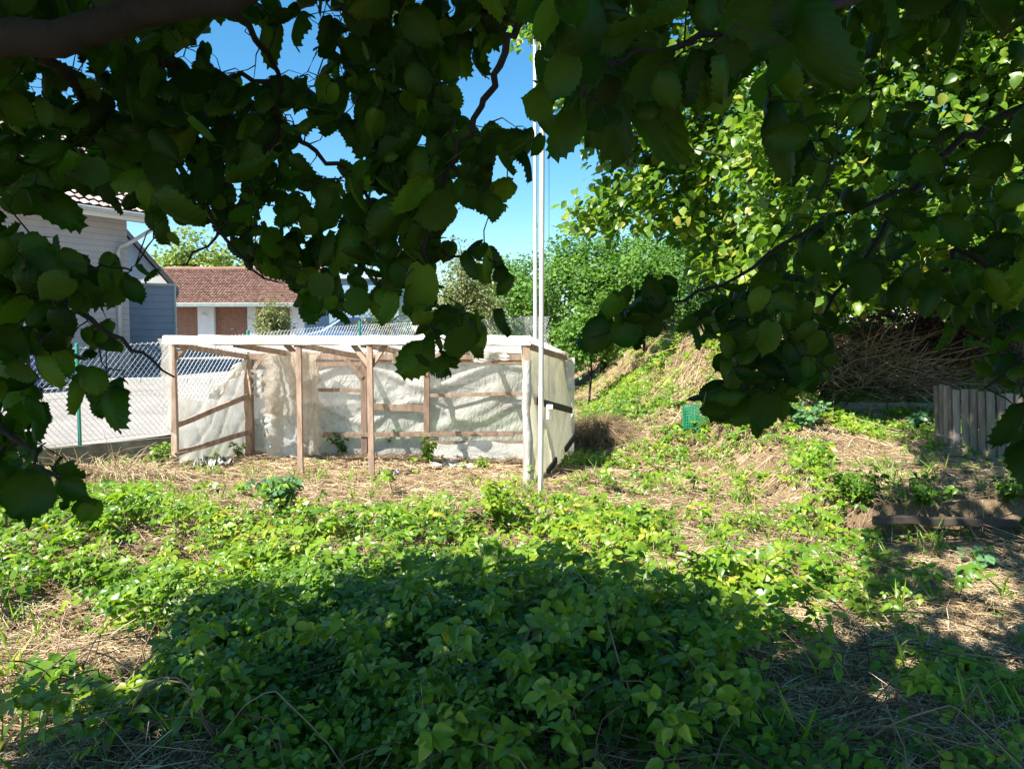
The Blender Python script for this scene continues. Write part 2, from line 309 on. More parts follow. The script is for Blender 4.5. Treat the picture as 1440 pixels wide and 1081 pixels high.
# ------------------------------------------------------------------ leaf templates
def hazel_template(n_ser=True):
    half = [(0.0, 0.03), (0.15, -0.035), (0.30, 0.03), (0.41, 0.16), (0.465, 0.31), (0.475, 0.47), (0.44, 0.62), (0.37, 0.76), (0.25, 0.86), (0.08, 0.93), (0.0, 1.12)]
    pts = []
    for i in range(len(half) - 1):
        a, b = half[i], half[i + 1]; pts.append(a)
        if n_ser and 0 < i < 9:
            mx, my = (a[0] + b[0]) / 2, (a[1] + b[1]) / 2
            pts.append((mx * 0.95, my - 0.02)); pts.append((mx * 0.99 + 0.014, my + 0.016))
    pts.append(half[-1])
    n = len(pts); V = []; UV = []
    yb, ye = 0.03, 1.08
    for side in (0, 1):
        pass
    def z(s, t, i): return 0.34 * s * 0.5 - 0.34 * s * s - 0.26 * t * t + 0.018 * (1 if i % 3 else -1) * (1 if s > .9 else 0)
    mid = []
    for i, (x, y) in enumerate(pts):
        ym = yb + (ye - yb) * (i / (n - 1)) ** 1.0
        mid.append(len(V)); V.append((0, ym, z(0, ym, i))); UV.append((0, ym))
    faces = []
    for sgn in (-1, 1):
        inner = []; outer = []
        for i, (x, y) in enumerate(pts):
            ym = V[mid[i]][1]
            if i in (0, n - 1): inner.append(mid[i]); outer.append(mid[i]); continue
            xi, yi = x * 0.55, ym + (y - ym) * 0.5
            inner.append(len(V)); V.append((sgn * xi, yi, z(0.55, yi, i))); UV.append((sgn * xi, yi))
            outer.append(len(V)); V.append((sgn * x, y, z(1, y, i))); UV.append((sgn * x, y))
        for A, B in ((mid, inner), (inner, outer)):
            for i in range(n - 1):
                q = [A[i], A[i + 1], B[i + 1], B[i]]
                if sgn > 0: q = q[::-1]
                qq = []
                for k in q:
                    if k not in qq: qq.append(k)
                if len(qq) >= 3: faces.append(qq)
    return np.array(V), faces, np.array(UV)
HAZEL = hazel_template()
_v = HAZEL[0].copy(); _v[:, 0] *= .80; _v[:, 2] = _v[:, 2] * 1.5 - .12 * _v[:, 1] ** 2; _v[:, 0] += .07 * np.sin(_v[:, 1] * 2.6)
HAZEL_LONG = (_v, HAZEL[1], HAZEL[2])
def simple_leaf(w=0.46, fold=0.12, droop=0.18, pts=((0.62, 0.12), (1.0, 0.42), (0.66, 0.76))):
    V = [(0, 0, 0), (0, 0.42, -0.0), (0, 0.8, -droop * 0.6), (0, 1.06, -droop)]
    for s in (-1, 1):
        for k, y in pts: V.append((s * w * k, y, fold * k - droop * y * y))
    Fs = [(0, 1, 5, 4), (1, 2, 6, 5), (2, 3, 6), (1, 0, 7, 8), (2, 1, 8, 9), (3, 2, 9)]
    return np.array(V), [list(f) for f in Fs], np.array(V)[:, :2].copy()
MIDLEAF = simple_leaf()
LEAFLET = simple_leaf(0.36, 0.15, 0.2, ((0.72, 0.14), (1.0, 0.45), (0.6, 0.78)))
NARROW = simple_leaf(0.15, 0.05, 0.25)
BLADE = simple_leaf(0.028, 0.01, 0.35)
def quad_leaf(w=0.35):
    V = np.array([(0, 0, 0), (w, 0.5, 0.07), (0, 1, -0.08), (-w, 0.5, 0.07)]); return V, [[0, 1, 2], [0, 2, 3]], V[:, :2].copy()
QUAD = quad_leaf()
def frames(nrm, tip):
    n = nrm / np.linalg.norm(nrm, axis=1, keepdims=True)
    t = tip - (tip * n).sum(1, keepdims=True) * n
    ln = np.linalg.norm(t, axis=1, keepdims=True); t = np.where(ln < 1e-4, np.array([[1.0, 0, 0]]), t / np.maximum(ln, 1e-4))
    x = np.cross(t, n); return np.stack([x, t, n], axis=2)
class Leaves:
    def __init__(s): s.V = []; s.L = []; s.C = []; s.T = []; s.U = []; s.n = 0
    def add(s, tpl, pos, nrm, tip, size, tint, wvar=0.0):
        V, Fs, UV = tpl; pos = np.asarray(pos, float); k = len(pos)
        if k == 0: return s
        A = frames(np.asarray(nrm, float), np.asarray(tip, float))
        Vs = np.repeat(V[None], k, 0) * np.asarray(size, float).reshape(-1, 1, 1)
        if wvar:
            Vs[:, :, 0] *= rng.uniform(1 - wvar, 1 + wvar * .5, (k, 1)); Vs[:, :, 2] *= rng.uniform(-0.2, 2.2, (k, 1))
        P = np.einsum('kij,kvj->kvi', A, Vs) + pos[:, None]
        m = len(V); lo = np.concatenate([np.array(f) for f in Fs]); co = np.array([len(f) for f in Fs])
        s.L.append((lo[None] + (s.n + np.arange(k) * m)[:, None]).ravel()); s.C.append(np.tile(co, k))
        s.V.append(P.reshape(-1, 3)); s.T.append(np.repeat(np.asarray(tint, float) * np.ones(k), m)); s.U.append(np.tile(UV, (k, 1)))
        s.n += k * m; return s
    def sticks(s, A, B, r0, r1, tint, mid=None):
        """three-sided tapering sticks, all at once; mid bends them"""
        A = np.asarray(A, float); B = np.asarray(B, float); k = len(A)
        if k == 0: return s
        C = (A + B) / 2 if mid is None else mid
        d = B - A; d /= np.maximum(np.linalg.norm(d, axis=1, keepdims=True), 1e-6)
        ref = np.where(np.abs(d[:, 2:3]) > .9, np.array([[1.0, 0, 0]]), np.array([[0, 0, 1.0]]))
        a = np.cross(d, ref); a /= np.linalg.norm(a, axis=1, keepdims=True); b = np.cross(d, a)
        r0 = np.broadcast_to(np.asarray(r0, float), (k,)); r1 = np.broadcast_to(np.asarray(r1, float), (k,))
        rows = []
        for P, r_ in ((A, r0), (C, (r0 + r1) / 2), (B, r1)):
            for q in range(3):
                an = 2 * math.pi * q / 3; rows.append(P + (a * math.cos(an) + b * math.sin(an)) * r_[:, None])
        V = np.stack(rows, 1)
        Fs = []
        for i in (0, 3):
            for q in range(3): Fs.append([i + q, i + (q + 1) % 3, i + 3 + (q + 1) % 3, i + 3 + q])
        lo = np.array(Fs).ravel()
        s.L.append((lo[None] + (s.n + np.arange(k) * 9)[:, None]).ravel()); s.C.append(np.full(6 * k, 4))
        s.V.append(V.reshape(-1, 3)); s.T.append(np.repeat(np.asarray(tint, float) * np.ones(k), 9)); s.U.append(np.zeros((9 * k, 2)))
        s.n += 9 * k; return s
    def build(s, name, mat, parent=None):
        return np_mesh(name, np.concatenate(s.V), np.concatenate(s.L), np.concatenate(s.C), mat, parent, np.concatenate(s.T), np.concatenate(s.U))
def rnd(k, s=1.0): return rng.normal(0, s, (k, 3))

# ------------------------------------------------------------------ masks drawn over the photograph's layout
GW, GH, CELL = 240, 181, 6.0
gx, gy = np.meshgrid((np.arange(GW) + .5) * CELL, (np.arange(GH) + .5) * CELL)
def inpoly(poly, X, Y):
    r = np.zeros(np.shape(X), bool); n = len(poly); j = n - 1
    for i in range(n):
        xi, yi = poly[i]; xj, yj = poly[j]
        c = ((yi > Y) != (yj > Y)) & (X < (xj - xi) * (Y - yi) / ((yj - yi) if yj != yi else 1e-9) + xi)
        r ^= c; j = i
    return r
def mask(*polys):
    r = np.zeros((GH, GW), bool)
    for p in polys: r |= inpoly(p, gx, gy)
    return r
def ell(cx, cy, rx, ry): return [(cx + rx * math.cos(a * math.pi / 8), cy + ry * math.sin(a * math.pi / 8)) for a in range(16)]

# ================================================================== SETTING
def axis(lo, hi, step, far, k=1.35):
    a = list(np.arange(lo, hi + 1e-6, step)); s_ = step; x = lo
    left = []
    while x > -far: s_ *= k; x -= s_; left.append(x)
    s_ = step; x = hi; right = []
    while x < far: s_ *= k; x += s_; right.append(x)
    return np.array(left[::-1] + a + right)
xs = axis(-9, 9.5, 0.09, 400); ys = axis(0.5, 20, 0.09, 400)
X, Y = np.meshgrid(xs, ys); Z = h(X, Y)
V = np.stack([X, Y, Z], -1).reshape(-1, 3); nx, ny = len(xs), len(ys)
i0 = (np.arange(ny - 1)[:, None] * nx + np.arange(nx - 1)[None]).ravel()
loops = np.stack([i0, i0 + 1, i0 + nx + 1, i0 + nx], 1).ravel()
tag(np_mesh('ground', V, loops, np.full(len(i0), 4), M['soil']), kind='structure')

# asphalt lot behind the fence
mb = MB()
lp = [(-60, -40)] + [(x - 0.14, y + 0.02) for x, y in FENCE] + [(14, 42), (30, 75), (-80, 75)]
yy = sorted(set([-40, -10, 0, 2, 4.6, 7.4, 9.75, 11, 13.3, 15.5, 18.4, 20, 21.2, 26, 32, 42, 60, 75]))
for a, b in zip(yy[:-1], yy[1:]):
    mb.add([(-80, a, lotz(0, a)), (float(xfence(a)) - 0.12, a, lotz(0, a)), (float(xfence(b)) - 0.12, b, lotz(0, b)), (-80, b, lotz(0, b))], [(0, 1, 2, 3)])
tag(mb.build('parking_lot', M['asphalt']), kind='structure')
# flush kerb stone line across the lot
mb = MB()
k0 = W(30, 552, 17.2); k1 = W(330, 543, 18.0)
dk = (k1 - k0); dk[2] = 0; nk = 9
for i in range(nk):
    a = k0 + dk * (i / nk); b = k0 + dk * ((i + 0.985) / nk)
    mb.beam((a[0], a[1], lotz(0, a[1]) + .05), (b[0], b[1], lotz(0, b[1]) + .05), 0.14, 0.14)
tag(mb.build('lot_kerb', M['kerb'], bevel=0.01), 'pale concrete kerb line crossing the asphalt lot behind the fence', 'kerb')
for o in [bpy.data.objects['lot_kerb']]: tag(o, kind='structure')

# retaining wall below the fence
rt = thing('retaining_wall', 'low mossy concrete panel wall under the chain-link fence', 'wall', (-6.2, 9.75, 0))
seg = []
for (a, b) in zip(FENCE[:-1], FENCE[1:]):
    n_ = max(1, int(round(np.linalg.norm(b - a) / 1.25)))
    for i in range(n_): seg.append((a + (b - a) * i / n_, a + (b - a) * (i + 1) / n_))
for k, (a, b) in enumerate(seg):
    d = (b - a) / np.linalg.norm(b - a); a2 = a + d * 0.012; b2 = b - d * 0.012
    top = float(lotz(0, (a[1] + b[1]) / 2)) + 0.035 + random.uniform(-.02, .02)
    mb = MB()
    c = (a2 + b2) / 2; ang = math.atan2(d[1], d[0])
    mb.box((c[0], c[1], (top - 0.35) / 2), (np.linalg.norm(b2 - a2), 0.11, top + 0.35), Matrix.Rotation(ang, 3, 'Z'))
    mb.build('wall_panel', M['concrete'], rt, bevel=0.012)

# chain-link fence: diagonal wires, posts, line wires
ft = thing('chain_link_fence', 'galvanised chain-link fence with green posts in front of the asphalt lot', 'fence', (-4.95, 11.0, 0.3))
cum = np.concatenate([[0], np.cumsum(np.linalg.norm(np.diff(FENCE, axis=0), axis=1))])
def fpt(s):
    x = np.interp(s, cum, FENCE[:, 0]); y = np.interp(s, cum, FENCE[:, 1]); return x, y
def ftop(s):
    x, y = fpt(s); return lotz(0, y) + 0.06 + np.interp(y, [9, 13.5, 19], [1.24, 1.42, 1.42])
s_lo, s_hi = 2.0, cum[-1] - 0.3; SP = 0.072
mb = Leaves()
A = []; B = []; MI = []
for sg in (1, -1):
    for s0 in np.arange(s_lo - 2, s_hi + 2, SP):
        # straight diagonal split in short pieces that follow the bends of the fence
        for q in range(4):
            t0, t1 = q / 4, (q + 1) / 4
            sa, sb = s0 + sg * 1.0 * t0, s0 + sg * 1.0 * t1
            if not (s_lo < sa < s_hi and s_lo < sb < s_hi): continue
            xa, ya = fpt(sa); xb, yb_ = fpt(sb)
            za = lotz(0, ya) + 0.06; zb = lotz(0, yb_) + 0.06
            A.append((xa + 0.003 * sg, ya, za + (ftop(sa) - za) * t0)); B.append((xb + 0.003 * sg, yb_, zb + (ftop(sb) - zb) * t1))
mb.sticks(np.array(A), np.array(B), 0.0031, 0.0031, 0.5)
mb.build('wire_mesh', M['wire'], ft)
for zz in (0.03, 0.5, 1.0):
    m2 = MB(); pts = []
    for s0 in np.linspace(s_lo, s_hi, 40):
        x, y = fpt(s0); zb = float(lotz(0, y)) + .06; pts.append((x + .004, y, zb + (float(ftop(s0)) - zb) * zz - 0.02))
    m2.tube(pts, 0.0022, 4).build('line_wire', M['wire'], ft)
s_ref = cum[2] + 0.57
for k in range(-2, 8):
    s0 = s_ref + 2.58 * k
    if not (s_lo < s0 < s_hi): continue
    x, y = fpt(s0); z0 = float(lotz(0, y))
    m2 = MB(); m2.tube([(x, y - .035, z0 - .1), (x, y - .035, float(ftop(s0)) + 0.03)], 0.024, 10)
    p = m2.build('post', M['greenpaint'], ft, smooth=False)
    c = MB(); c.tube([(x, y - .035, float(ftop(s0)) + .03), (x, y - .035, float(ftop(s0)) + 0.045), (x, y - .035, float(ftop(s0)) + 0.052)], [0.027, .025, .01], 10)
    c.build('post_cap', M['greenpaint'], p)

# ================================================================== GREENHOUSE
gh = thing('lean_to_greenhouse', 'homemade open-fronted timber greenhouse hung with torn milky plastic sheets', 'greenhouse', (-2.0, 10.3, 0))
FL = np.array([-4.56, 10.2]); FR = np.array([0.20, 9.2]); BL = np.array([-3.98, 11.55]); BR = np.array([0.83, 11.2])
def front(t): return FL + (FR - FL) * t
def back(t): return BL + (BR - BL) * t
def z_at(u, v, Y): return W(u, v, Y)[2]
ZF0, ZF1 = 1.70, 1.69         # underside of front beam
ZB = 1.48
def put_post(name, xy, z0, z1, w, mat='wood', lean=0.0, t=0.5):
    m = MB(); m.beam((xy[0], xy[1], z0), (xy[0] + lean, xy[1], z1), w, w * .9, t=t, segs=4, wob=0.004); return m.build(name, M[mat], gh, bevel=0.005)
fposts = {241: 0.08, 421: 0.066, 521: 0.072, 740: 0.08}
fp = {}
for u, w in fposts.items():
    t = np.linspace(0, 1, 2000); P = FL + (FR - FL) * t[:, None]
    uu = CU + F * P[:, 0] / P[:, 1]; i = int(np.argmin(abs(uu - u))); fp[u] = P[i]
    put_post('front_post', P[i], hf(*P[i]) - 0.15, 1.70, w, t=random.uniform(.3, .7), lean=random.uniform(-.012, .012))
bp_ = {}
for u, w in {350: 0.12, 512: 0.09, 600: 0.085, 786: 0.08}.items():
    t = np.linspace(-.05, 1.05, 2000); P = BL + (BR - BL) * t[:, None]
    uu = CU + F * P[:, 0] / P[:, 1]; i = int(np.argmin(abs(uu - u))); bp_[u] = P[i]
    put_post('back_post', P[i] - np.array([0, .05]), hf(*P[i]) - .1, ZB, w, t=random.uniform(.1, .5), lean=random.uniform(-.015, .015))
# beams
m = MB(); m.beam((*(FL + (FL - FR) * .02), 1.745), (*(FR + (FR - FL) * .005), 1.735), 0.075, 0.095, segs=6, wob=.006); m.build('front_beam', M['wood'], gh, bevel=.005)
m = MB(); m.beam((*(BL - np.array([.05, .05])), ZB + .03), (*(BR - np.array([0, .05])), ZB + .03), 0.07, 0.09, segs=6, wob=.008); m.build('back_beam', M['wood'], gh, bevel=.005)
for t in (0.0, .19, .37, .56, .77, 0.99):     # rafters
    a = front(t); b = back(t); m = MB(); m.beam((*a, 1.70), (*(b - np.array([0, .02])), ZB + .02), .06, .07, segs=3, wob=.006, t=random.uniform(.2, .8)); m.build('rafter', M['wood'], gh, bevel=.004)
def brace(p, z, dx, dy, dz, w=.055):
    m = MB(); m.beam((p[0], p[1], z), (p[0] + dx, p[1] + dy, z + dz), w, w * 1.1, t=random.uniform(.3, .9)); m.build('brace', M['wood'], gh, bevel=.004)
fd = (FR - FL) / np.linalg.norm(FR - FL)
for u, sgn, z, L_ in ((241, 1, 1.49, .22), (421, -1, 1.53, .2), (521, 1, 1.42, .2), (521, -1, 1.40, .24)):
    p = fp[u] + np.array([0, .04]); brace(p, z, fd[0] * L_ * sgn, fd[1] * L_ * sgn, 1.70 - z)
for u, sgn, z, L_ in ((350, 1, 1.18, .24), (512, -1, 1.2, .26), (600, -1, 1.24, .16), (600, 1, 1.24, .2)):
    p = bp_[u] - np.array([0, .08]); brace(p, z, L_ * sgn, -.03, ZB - z)
def rail(name, u0, v0, u1, v1, Y0, Y1, w=.09, mat='wood', t=.5):
    a = W(u0, v0, Y0); b = W(u1, v1, Y1); m = MB(); m.beam(a, b, .025, w, segs=4, wob=.005, t=t); return m.build(name, M[mat], gh, bevel=.003)
def yb(u):   # depth of the back wall at a picture column
    t = np.linspace(-.05, 1.05, 400); P = BL + (BR - BL) * t[:, None]; uu = CU + F * P[:, 0] / P[:, 1]; return float(np.interp(u, uu, P[:, 1]))
for (u0, v0, u1, v1, w, off, tt) in ((446, 548, 512, 549, .055, .06, .5), (520, 571, 599, 575, .10, .055, .5), (604, 556, 734, 553, .055, .06, .7),
                                     (372, 612, 444, 610, .05, .06, .3), (446, 610, 742, 608, .05, .06, .25), (446, 612, 722, 611, .055, .10, .5), (604, 622, 742, 621, .05, .075, .4), (440, 513, 512, 511, .07, .06, .7), (530, 505, 735, 508, .08, .05, .6), (440, 642, 745, 640, .05, .05, .1)):
    rail('wall_rail', u0, v0, u1, v1, yb(u0) - off, yb(u1) - off, w, t=tt)
for (u0, v0, u1, v1) in ((246, 599, 349, 557), (250, 637, 349, 608)):
    rail('side_rail', u0, v0, u1, v1, 10.22, 11.42, .075, t=.4)
# sheets
def wr(a, b, k):
    q = a * 3.2 + 1.9 * b + .7 * math.sin(2.3 * b + k) + .4 * math.sin(5 * a + k)
    return .55 * math.sin(q + k) + .35 * (1 - abs(math.sin(q * 1.7 - 2.2 * b + k))) ** 3 * 2 + .3 * (1 - abs(math.sin(3.1 * b - 4.3 * a + 2 * k + .8 * math.sin(3 * a)))) ** 4 * 2
def sheet(name, mat, fn, nu, nv, amp, axis_, k=0, thick=True):
    ax = np.array(axis_, float); m = MB()
    m.grid(lambda a, b: np.asarray(fn(a, b), float) + ax * amp * wr(a * 2, b * 2, k), nu, nv)
    o = m.build(name, M[mat], gh, smooth=True)
    return o
# back wall
def backfn(a, b):
    p = back(a * 1.03 - .01); bot = hf(p[0], p[1]) + (.03 if a > .42 else -.02)
    fold = 0.08 * max(0, math.sin((a * 5.3 - b * 2.2 + .15 * math.sin(9 * b)) * 3)) ** 3 * (a > .5) * math.sin(math.pi * b) + .07 * math.exp(-((b - .82 + .12 * math.sin(a * 14)) / .05) ** 2) + .05 * math.exp(-((b - .45 + .10 * math.sin(a * 19 + 1)) / .04) ** 2)
    return (p[0], p[1] - fold + .03, bot + (ZB + .02 - bot) * b)
sheet('back_sheet', 'film_back', backfn, 160, 50, .042, (0, 1, 0), 1.3)
# lower apron on the right half of the back wall, catching the light
def apron(a, b):
    u = 604 + (745 - 604) * a; p = W(u, 648 - 26 * b + 3 * math.sin(a * 9), yb(u) - .14 - .09 * (1 - b)); p[2] = max(p[2], hf(p[0], p[1]) + .01); return p
sheet('apron_sheet', 'film_white', apron, 40, 8, .03, (0, .6, .4), 4.2)
# roof: sags between the rafters
def roof(a, b):
    p = front(a * 1.015 - .01) * (1 - b) + back(a) * b
    z = 1.80 + (ZB + .09 - 1.80) * b - .07 * abs(math.sin(a * 5 * math.pi)) * math.sin(math.pi * b)
    return (p[0], p[1], z)
sheet('roof_sheet', 'film_roof', roof, 80, 14, .015, (0, 0, 1), 2.2)
# rolled edge wrapped round the front beam
def wrap(a, b):
    p = front(a * 1.03 - .025); w_ = .005 * wr(a * 5, 0, 3) + .005 * math.sin(a * 50) * math.sin(a * 9)
    prof = [(.05, .03), (0.02, .055), (-.045, .045), (-.062, .0), (-.055, -.035), (-.055, -.062)]
    q = b * 5; i = min(int(q), 4); f = q - i
    dy = prof[i][0] * (1 - f) + prof[i + 1][0] * f; dz = prof[i][1] * (1 - f) + prof[i + 1][1] * f
    return (p[0], p[1] + dy - w_, 1.765 + dz + w_ - .008 * a)
sheet('eave_sheet', 'film_white', wrap, 120, 10, .004, (0, .5, .5), .5)
# left corner flap
def flap(a, b):
    u0 = 221 + 19 * b ** 1.0; u1 = 241; u = u0 + (u1 - u0) * a + 3 * math.sin(b * 12) * (1 - a); v = 476 + 128 * b
    return W(u, v, 10.05 + .12 * (1 - a))
sheet('corner_flap', 'film_roof', flap, 6, 24, .012, (0, 1, 0), 1)
# left side sheet, its top slumped
def lside(a, b):
    top = [(0, 552), (.15, 561), (.45, 566), (.62, 548), (.85, 515), (1.0, 500)]
    vt = np.interp(a, [q[0] for q in top], [q[1] for q in top]); u = 247 + 104 * a; Y = 10.35 + 1.15 * a
    vb = 655 - 14 * a
    return W(u, vb + (vt - vb) * b, Y + .03)
sheet('side_sheet', 'film', lside, 40, 26, .022, (.9, -.4, 0), 3)
def lroll(a, b):
    u = 300 + 47 * a; v = 563 - 50 * a - 6; p = W(u, v, 10.95 + .5 * a); ang = b * 2 * math.pi
    return p + np.array([.07 * math.cos(ang), -.03 + .05 * math.cos(ang), .085 * math.sin(ang)]) * (0.7 + .4 * math.sin(a * 11))
sheet('slumped_roll', 'film', lroll, 30, 12, .03, (0, 1, 0), 3)
# hanging stained strips left of the second post
def strip(u0, u1, v0, v1, Y, k, sk=0):
    def fn(a, b):
        e = (3 * math.sin(b * 23 + k) + 2 * math.sin(b * 51)) * (1 if a in (0, 1) else .5)
        return W(u0 + (u1 - u0) * a + e + sk * b, v0 + (v1 - v0) * b, Y + .05 * math.sin(a * 9 + k + b * 2))
    return fn
sheet('hanging_sheet', 'film_stain', strip(371, 421, 493, 582, 10.9, 1, -2), 24, 30, .025, (0, 1, .2), 5)
sheet('hanging_sheet', 'film_stain', strip(408, 447, 493, 640, 11.15, 2, 5), 22, 34, .025, (0, 1, .2), 7)
sheet('hanging_sheet', 'film_white', strip(374, 424, 578, 642, 11.1, 3, 4), 22, 22, .03, (0, 1, .2), 8)
sheet('hanging_sheet', 'film', strip(383, 400, 500, 600, 10.8, 4, 22), 8, 26, .03, (0, 1, .2), 9)
sheet('hanging_sheet', 'film_white', strip(354, 374, 520, 560, 11.3, 5, 4), 10, 14, .04, (0, 1, .2), 2)
# roof tatters seen below the beam on the right
sheet('hanging_sheet', 'film_stain', strip(545, 600, 494, 516, 10.4, 2, 10), 20, 8, .03, (0, .5, 1), 3)
sheet('hanging_sheet', 'film_white', strip(655, 708, 494, 508, 10.2, 6, 8), 20, 8, .03, (0, .5, 1), 6)
# right end wall
def rend(a, b):
    u = (744 + (806 - 744) * a) * (1 - b) + (731 + (794 - 731) * a) * b
    vt = 476 + 19 * a + 8 * max(0, (a - .85) / .15) ** 2; vb = 690 - 50 * a
    Y = 9.17 + 2.05 * a
    p = W(u, vb + (vt - vb) * b, Y)
    crease = .05 * math.exp(-((a - .30 - .25 * abs(b - .42)) / .05) ** 2) * (b < .6)
    p += np.array([.05 * math.sin(math.pi * a) * math.sin(b * 5) + crease, -.4 * crease, 0]); return p
sheet('end_sheet', 'film_green', rend, 36, 46, .022, (.95, -.3, 0), 6)
def pwrap(a, b):
    ang = -.5 + a * 4.2; r_ = .066 + .012 * math.sin(b * 17 + a * 3); p = fp[740]
    return (p[0] + r_ * math.sin(ang) + .012 * math.sin(b * 7), p[1] - r_ * math.cos(ang), hf(*p) - .02 + (1.53) * b)
sheet('post_wrap', 'film_white', pwrap, 12, 30, .005, (1, 0, 0), 2)
m = MB(); a = W(747, 563, 9.22); b = W(799, 577, 11.1); m.beam(a + [.05, -.02, 0], b + [.05, -.02, 0], .03, .085, segs=3, wob=.004); m.build('end_rail', M['darkwood'], gh)
m = MB(); a = W(764, 664, 9.7); b = W(777, 646, 10.2); m.beam(a + [.05, -.02, 0], b + [.05, -.02, 0], .03, .08); m.build('end_rail', M['darkwood'], gh)
m = MB(); a = W(790, 632, 10.75); b = W(804, 613, 11.2); m.beam(a + [.05, -.02, 0], b + [.05, -.02, 0], .03, .08); m.build('end_rail', M['darkwood'], gh)

# ================================================================== POLES
pb = ground_at(760, 699); pb = W(760, 699, 8.5); pb[2] = hf(pb[0], pb[1])
pt = thing('metal_mast', 'tall jointed grey metal mast standing in front of the greenhouse end', 'pole', tuple(pb))
top = W(764.5, -260, 8.5); j1 = W(761, 547, 8.5); j2 = W(761.4, 487, 8.5)
MB().tube([(pb[0], pb[1], pb[2] - .2), j1], .030, 20, cap=False).build('lower_section', M['galv'], pt, smooth=True)
MB().tube([j1, top], .0275, 20, cap=False).build('upper_section', M['galv'], pt, smooth=True)
MB().tube([j1 - [0, 0, .03], j1 + [0, 0, .03]], .0325, 20, cap=False).build('collar', M['galv'], pt, smooth=True)
MB().tube([j2 - [0, 0, .015], j2 + [0, 0, .015]], .031, 20, cap=False).build('collar', M['galv'], pt, smooth=True)
c = W(773, 572, 8.5); m = MB(); m.box((c[0], c[1], c[2]), (.07, .05, .05)); m.box((c[0] - .02, c[1], c[2] - .08), (.03, .03, .12)); m.build('bracket', M['white'], pt, bevel=.005)
w0 = W(769, -260, 8.6); w1 = W(772, 570, 8.5); MB().tube([w0, (w0 + w1) / 2 + [.012, 0, 0], w1], .003, 5).build('cable', M['dark'], pt)
q0 = W(753.5, 480, 13.2); q0[2] = hf(q0[0], q0[1]); q1 = W(752, -200, 13.2)
p2 = thing('metal_mast', 'slimmer pale blue-white mast rising from behind the greenhouse', 'pole', tuple(q0))
j = q0 + (q1 - q0) * .38
MB().tube([q0 - [0, 0, .2], j], .036, 18, cap=False).build('lower_section', M['white_pole'], p2, smooth=True)
MB().tube([j, q1], .032, 18, cap=False).build('upper_section', M['white_pole'], p2, smooth=True)
MB().tube([j - [0, 0, .03], j + [0, 0, .03]], .039, 18, cap=False).build('collar', M['galv'], p2, smooth=True)

# ================================================================== BUILDINGS
def wavy_roof(e0, e1, r0, r1, pitch_n, rows, amp=.03):
    """pantiles: a ridged sheet from the eave line to the ridge line, stepped at each course"""
    e0, e1, r0, r1 = [np.array(p, float) for p in (e0, e1, r0, r1)]
    nrm = np.cross(e1 - e0, r0 - e0); nrm /= np.linalg.norm(nrm); nrm *= 1 if nrm[2] > 0 else -1
    nu = pitch_n * 4; m = MB(); vs = []; ts = []; fs = []
    for j in range(rows):
        for k in (0, 1):
            b = (j + k) / rows
            for i in range(nu + 1):
                a = i / nu; p = (e0 * (1 - a) + e1 * a) * (1 - b) + (r0 * (1 - a) + r1 * a) * b
                off = amp * math.cos(2 * math.pi * i / 4) + (0.045 if k == 0 else 0.0)
                vs.append(p + nrm * off); ts.append(rng_t[(j * 131 + i // 4 * 17) % 997])
        b0 = 2 * j * (nu + 1)
        for i in range(nu): fs.append((b0 + i, b0 + i + 1, b0 + nu + 1 + i + 1, b0 + nu + 1 + i))
    m.v = [tuple(v) for v in vs]; m.f = fs; m.t = ts
    # closed underside
    q = [e0 - nrm * .06, e1 - nrm * .06, r1 - nrm * .06, r0 - nrm * .06]; m.add(q, [(0, 1, 2, 3)])
    return m
rng_t = rng.uniform(0, 1, 997)
# --- house on the left, wall receding to the right
hd = np.array([math.sin(R(33)), math.cos(R(33))]); hn = np.array([hd[1], -hd[0]])   # along the wall; out of the wall
C0 = np.array([-10.05, 20.0]); zl = float(lotz(0, 19)) - .1
hs = thing('house', 'grey clad house with tiled roof and white gutter beside the asphalt lot', 'house', (C0[0], C0[1], zl))
def hp(along, out, z): q = C0 + hd * along + hn * out; return np.array([q[0], q[1], z])
EZ = 4.92
m = MB(); LB = 13.0; DP = 8.0
m.add([hp(0, 0, zl), hp(-LB, 0, zl), hp(-LB, -DP, zl), hp(0, -DP, zl), hp(0, 0, EZ), hp(-LB, 0, EZ), hp(-LB, -DP, EZ), hp(0, -DP, EZ), hp(0, -DP / 2, EZ + 3.2), hp(-LB, -DP / 2, EZ + 3.2)],
      [(1, 0, 4, 5), (3, 2, 6, 7), (0, 3, 7, 8, 4), (2, 1, 5, 9, 6), (4, 8, 9, 5), (8, 7, 6, 9)])
m.build('wall', M['cladding'], hs)
OV = .65
m = wavy_roof(hp(.55, OV, EZ + .02 - .5 * OV * .6 + .28), hp(-LB - .5, OV, EZ + .02 - .5 * OV * .6 + .28), hp(.55, -DP / 2, EZ + 3.55), hp(-LB - .5, -DP / 2, EZ + 3.55), 60, 22, .022); rf = m.build('roof', M['housetiles'], hs)
m = wavy_roof(hp(-LB - .5, -DP - OV, EZ + .1), hp(.55, -DP - OV, EZ + .1), hp(-LB - .5, -DP / 2, EZ + 3.55), hp(.55, -DP / 2, EZ + 3.55), 40, 8, .028); m.build('roof', M['housetiles'], hs)
m = MB(); gz = EZ + .02
m.beam(hp(.6, OV + .06, gz), hp(-LB - .5, OV + .06, gz), .12, .11); m.build('gutter', M['gutter'], hs, bevel=.03)
m = MB(); m.beam(hp(.55, OV - .06, gz - .05), hp(-LB - .5, OV - .06, gz - .05), .03, .2); m.build('fascia', M['white'], hs)
m = MB(); m.add([hp(.5, OV - .08, EZ - .12), hp(-LB - .5, OV - .08, EZ - .12), hp(-LB - .5, .01, EZ - .06), hp(.5, .01, EZ - .06)], [(0, 1, 2, 3)]); m.build('soffit', M['cladding'], hs)
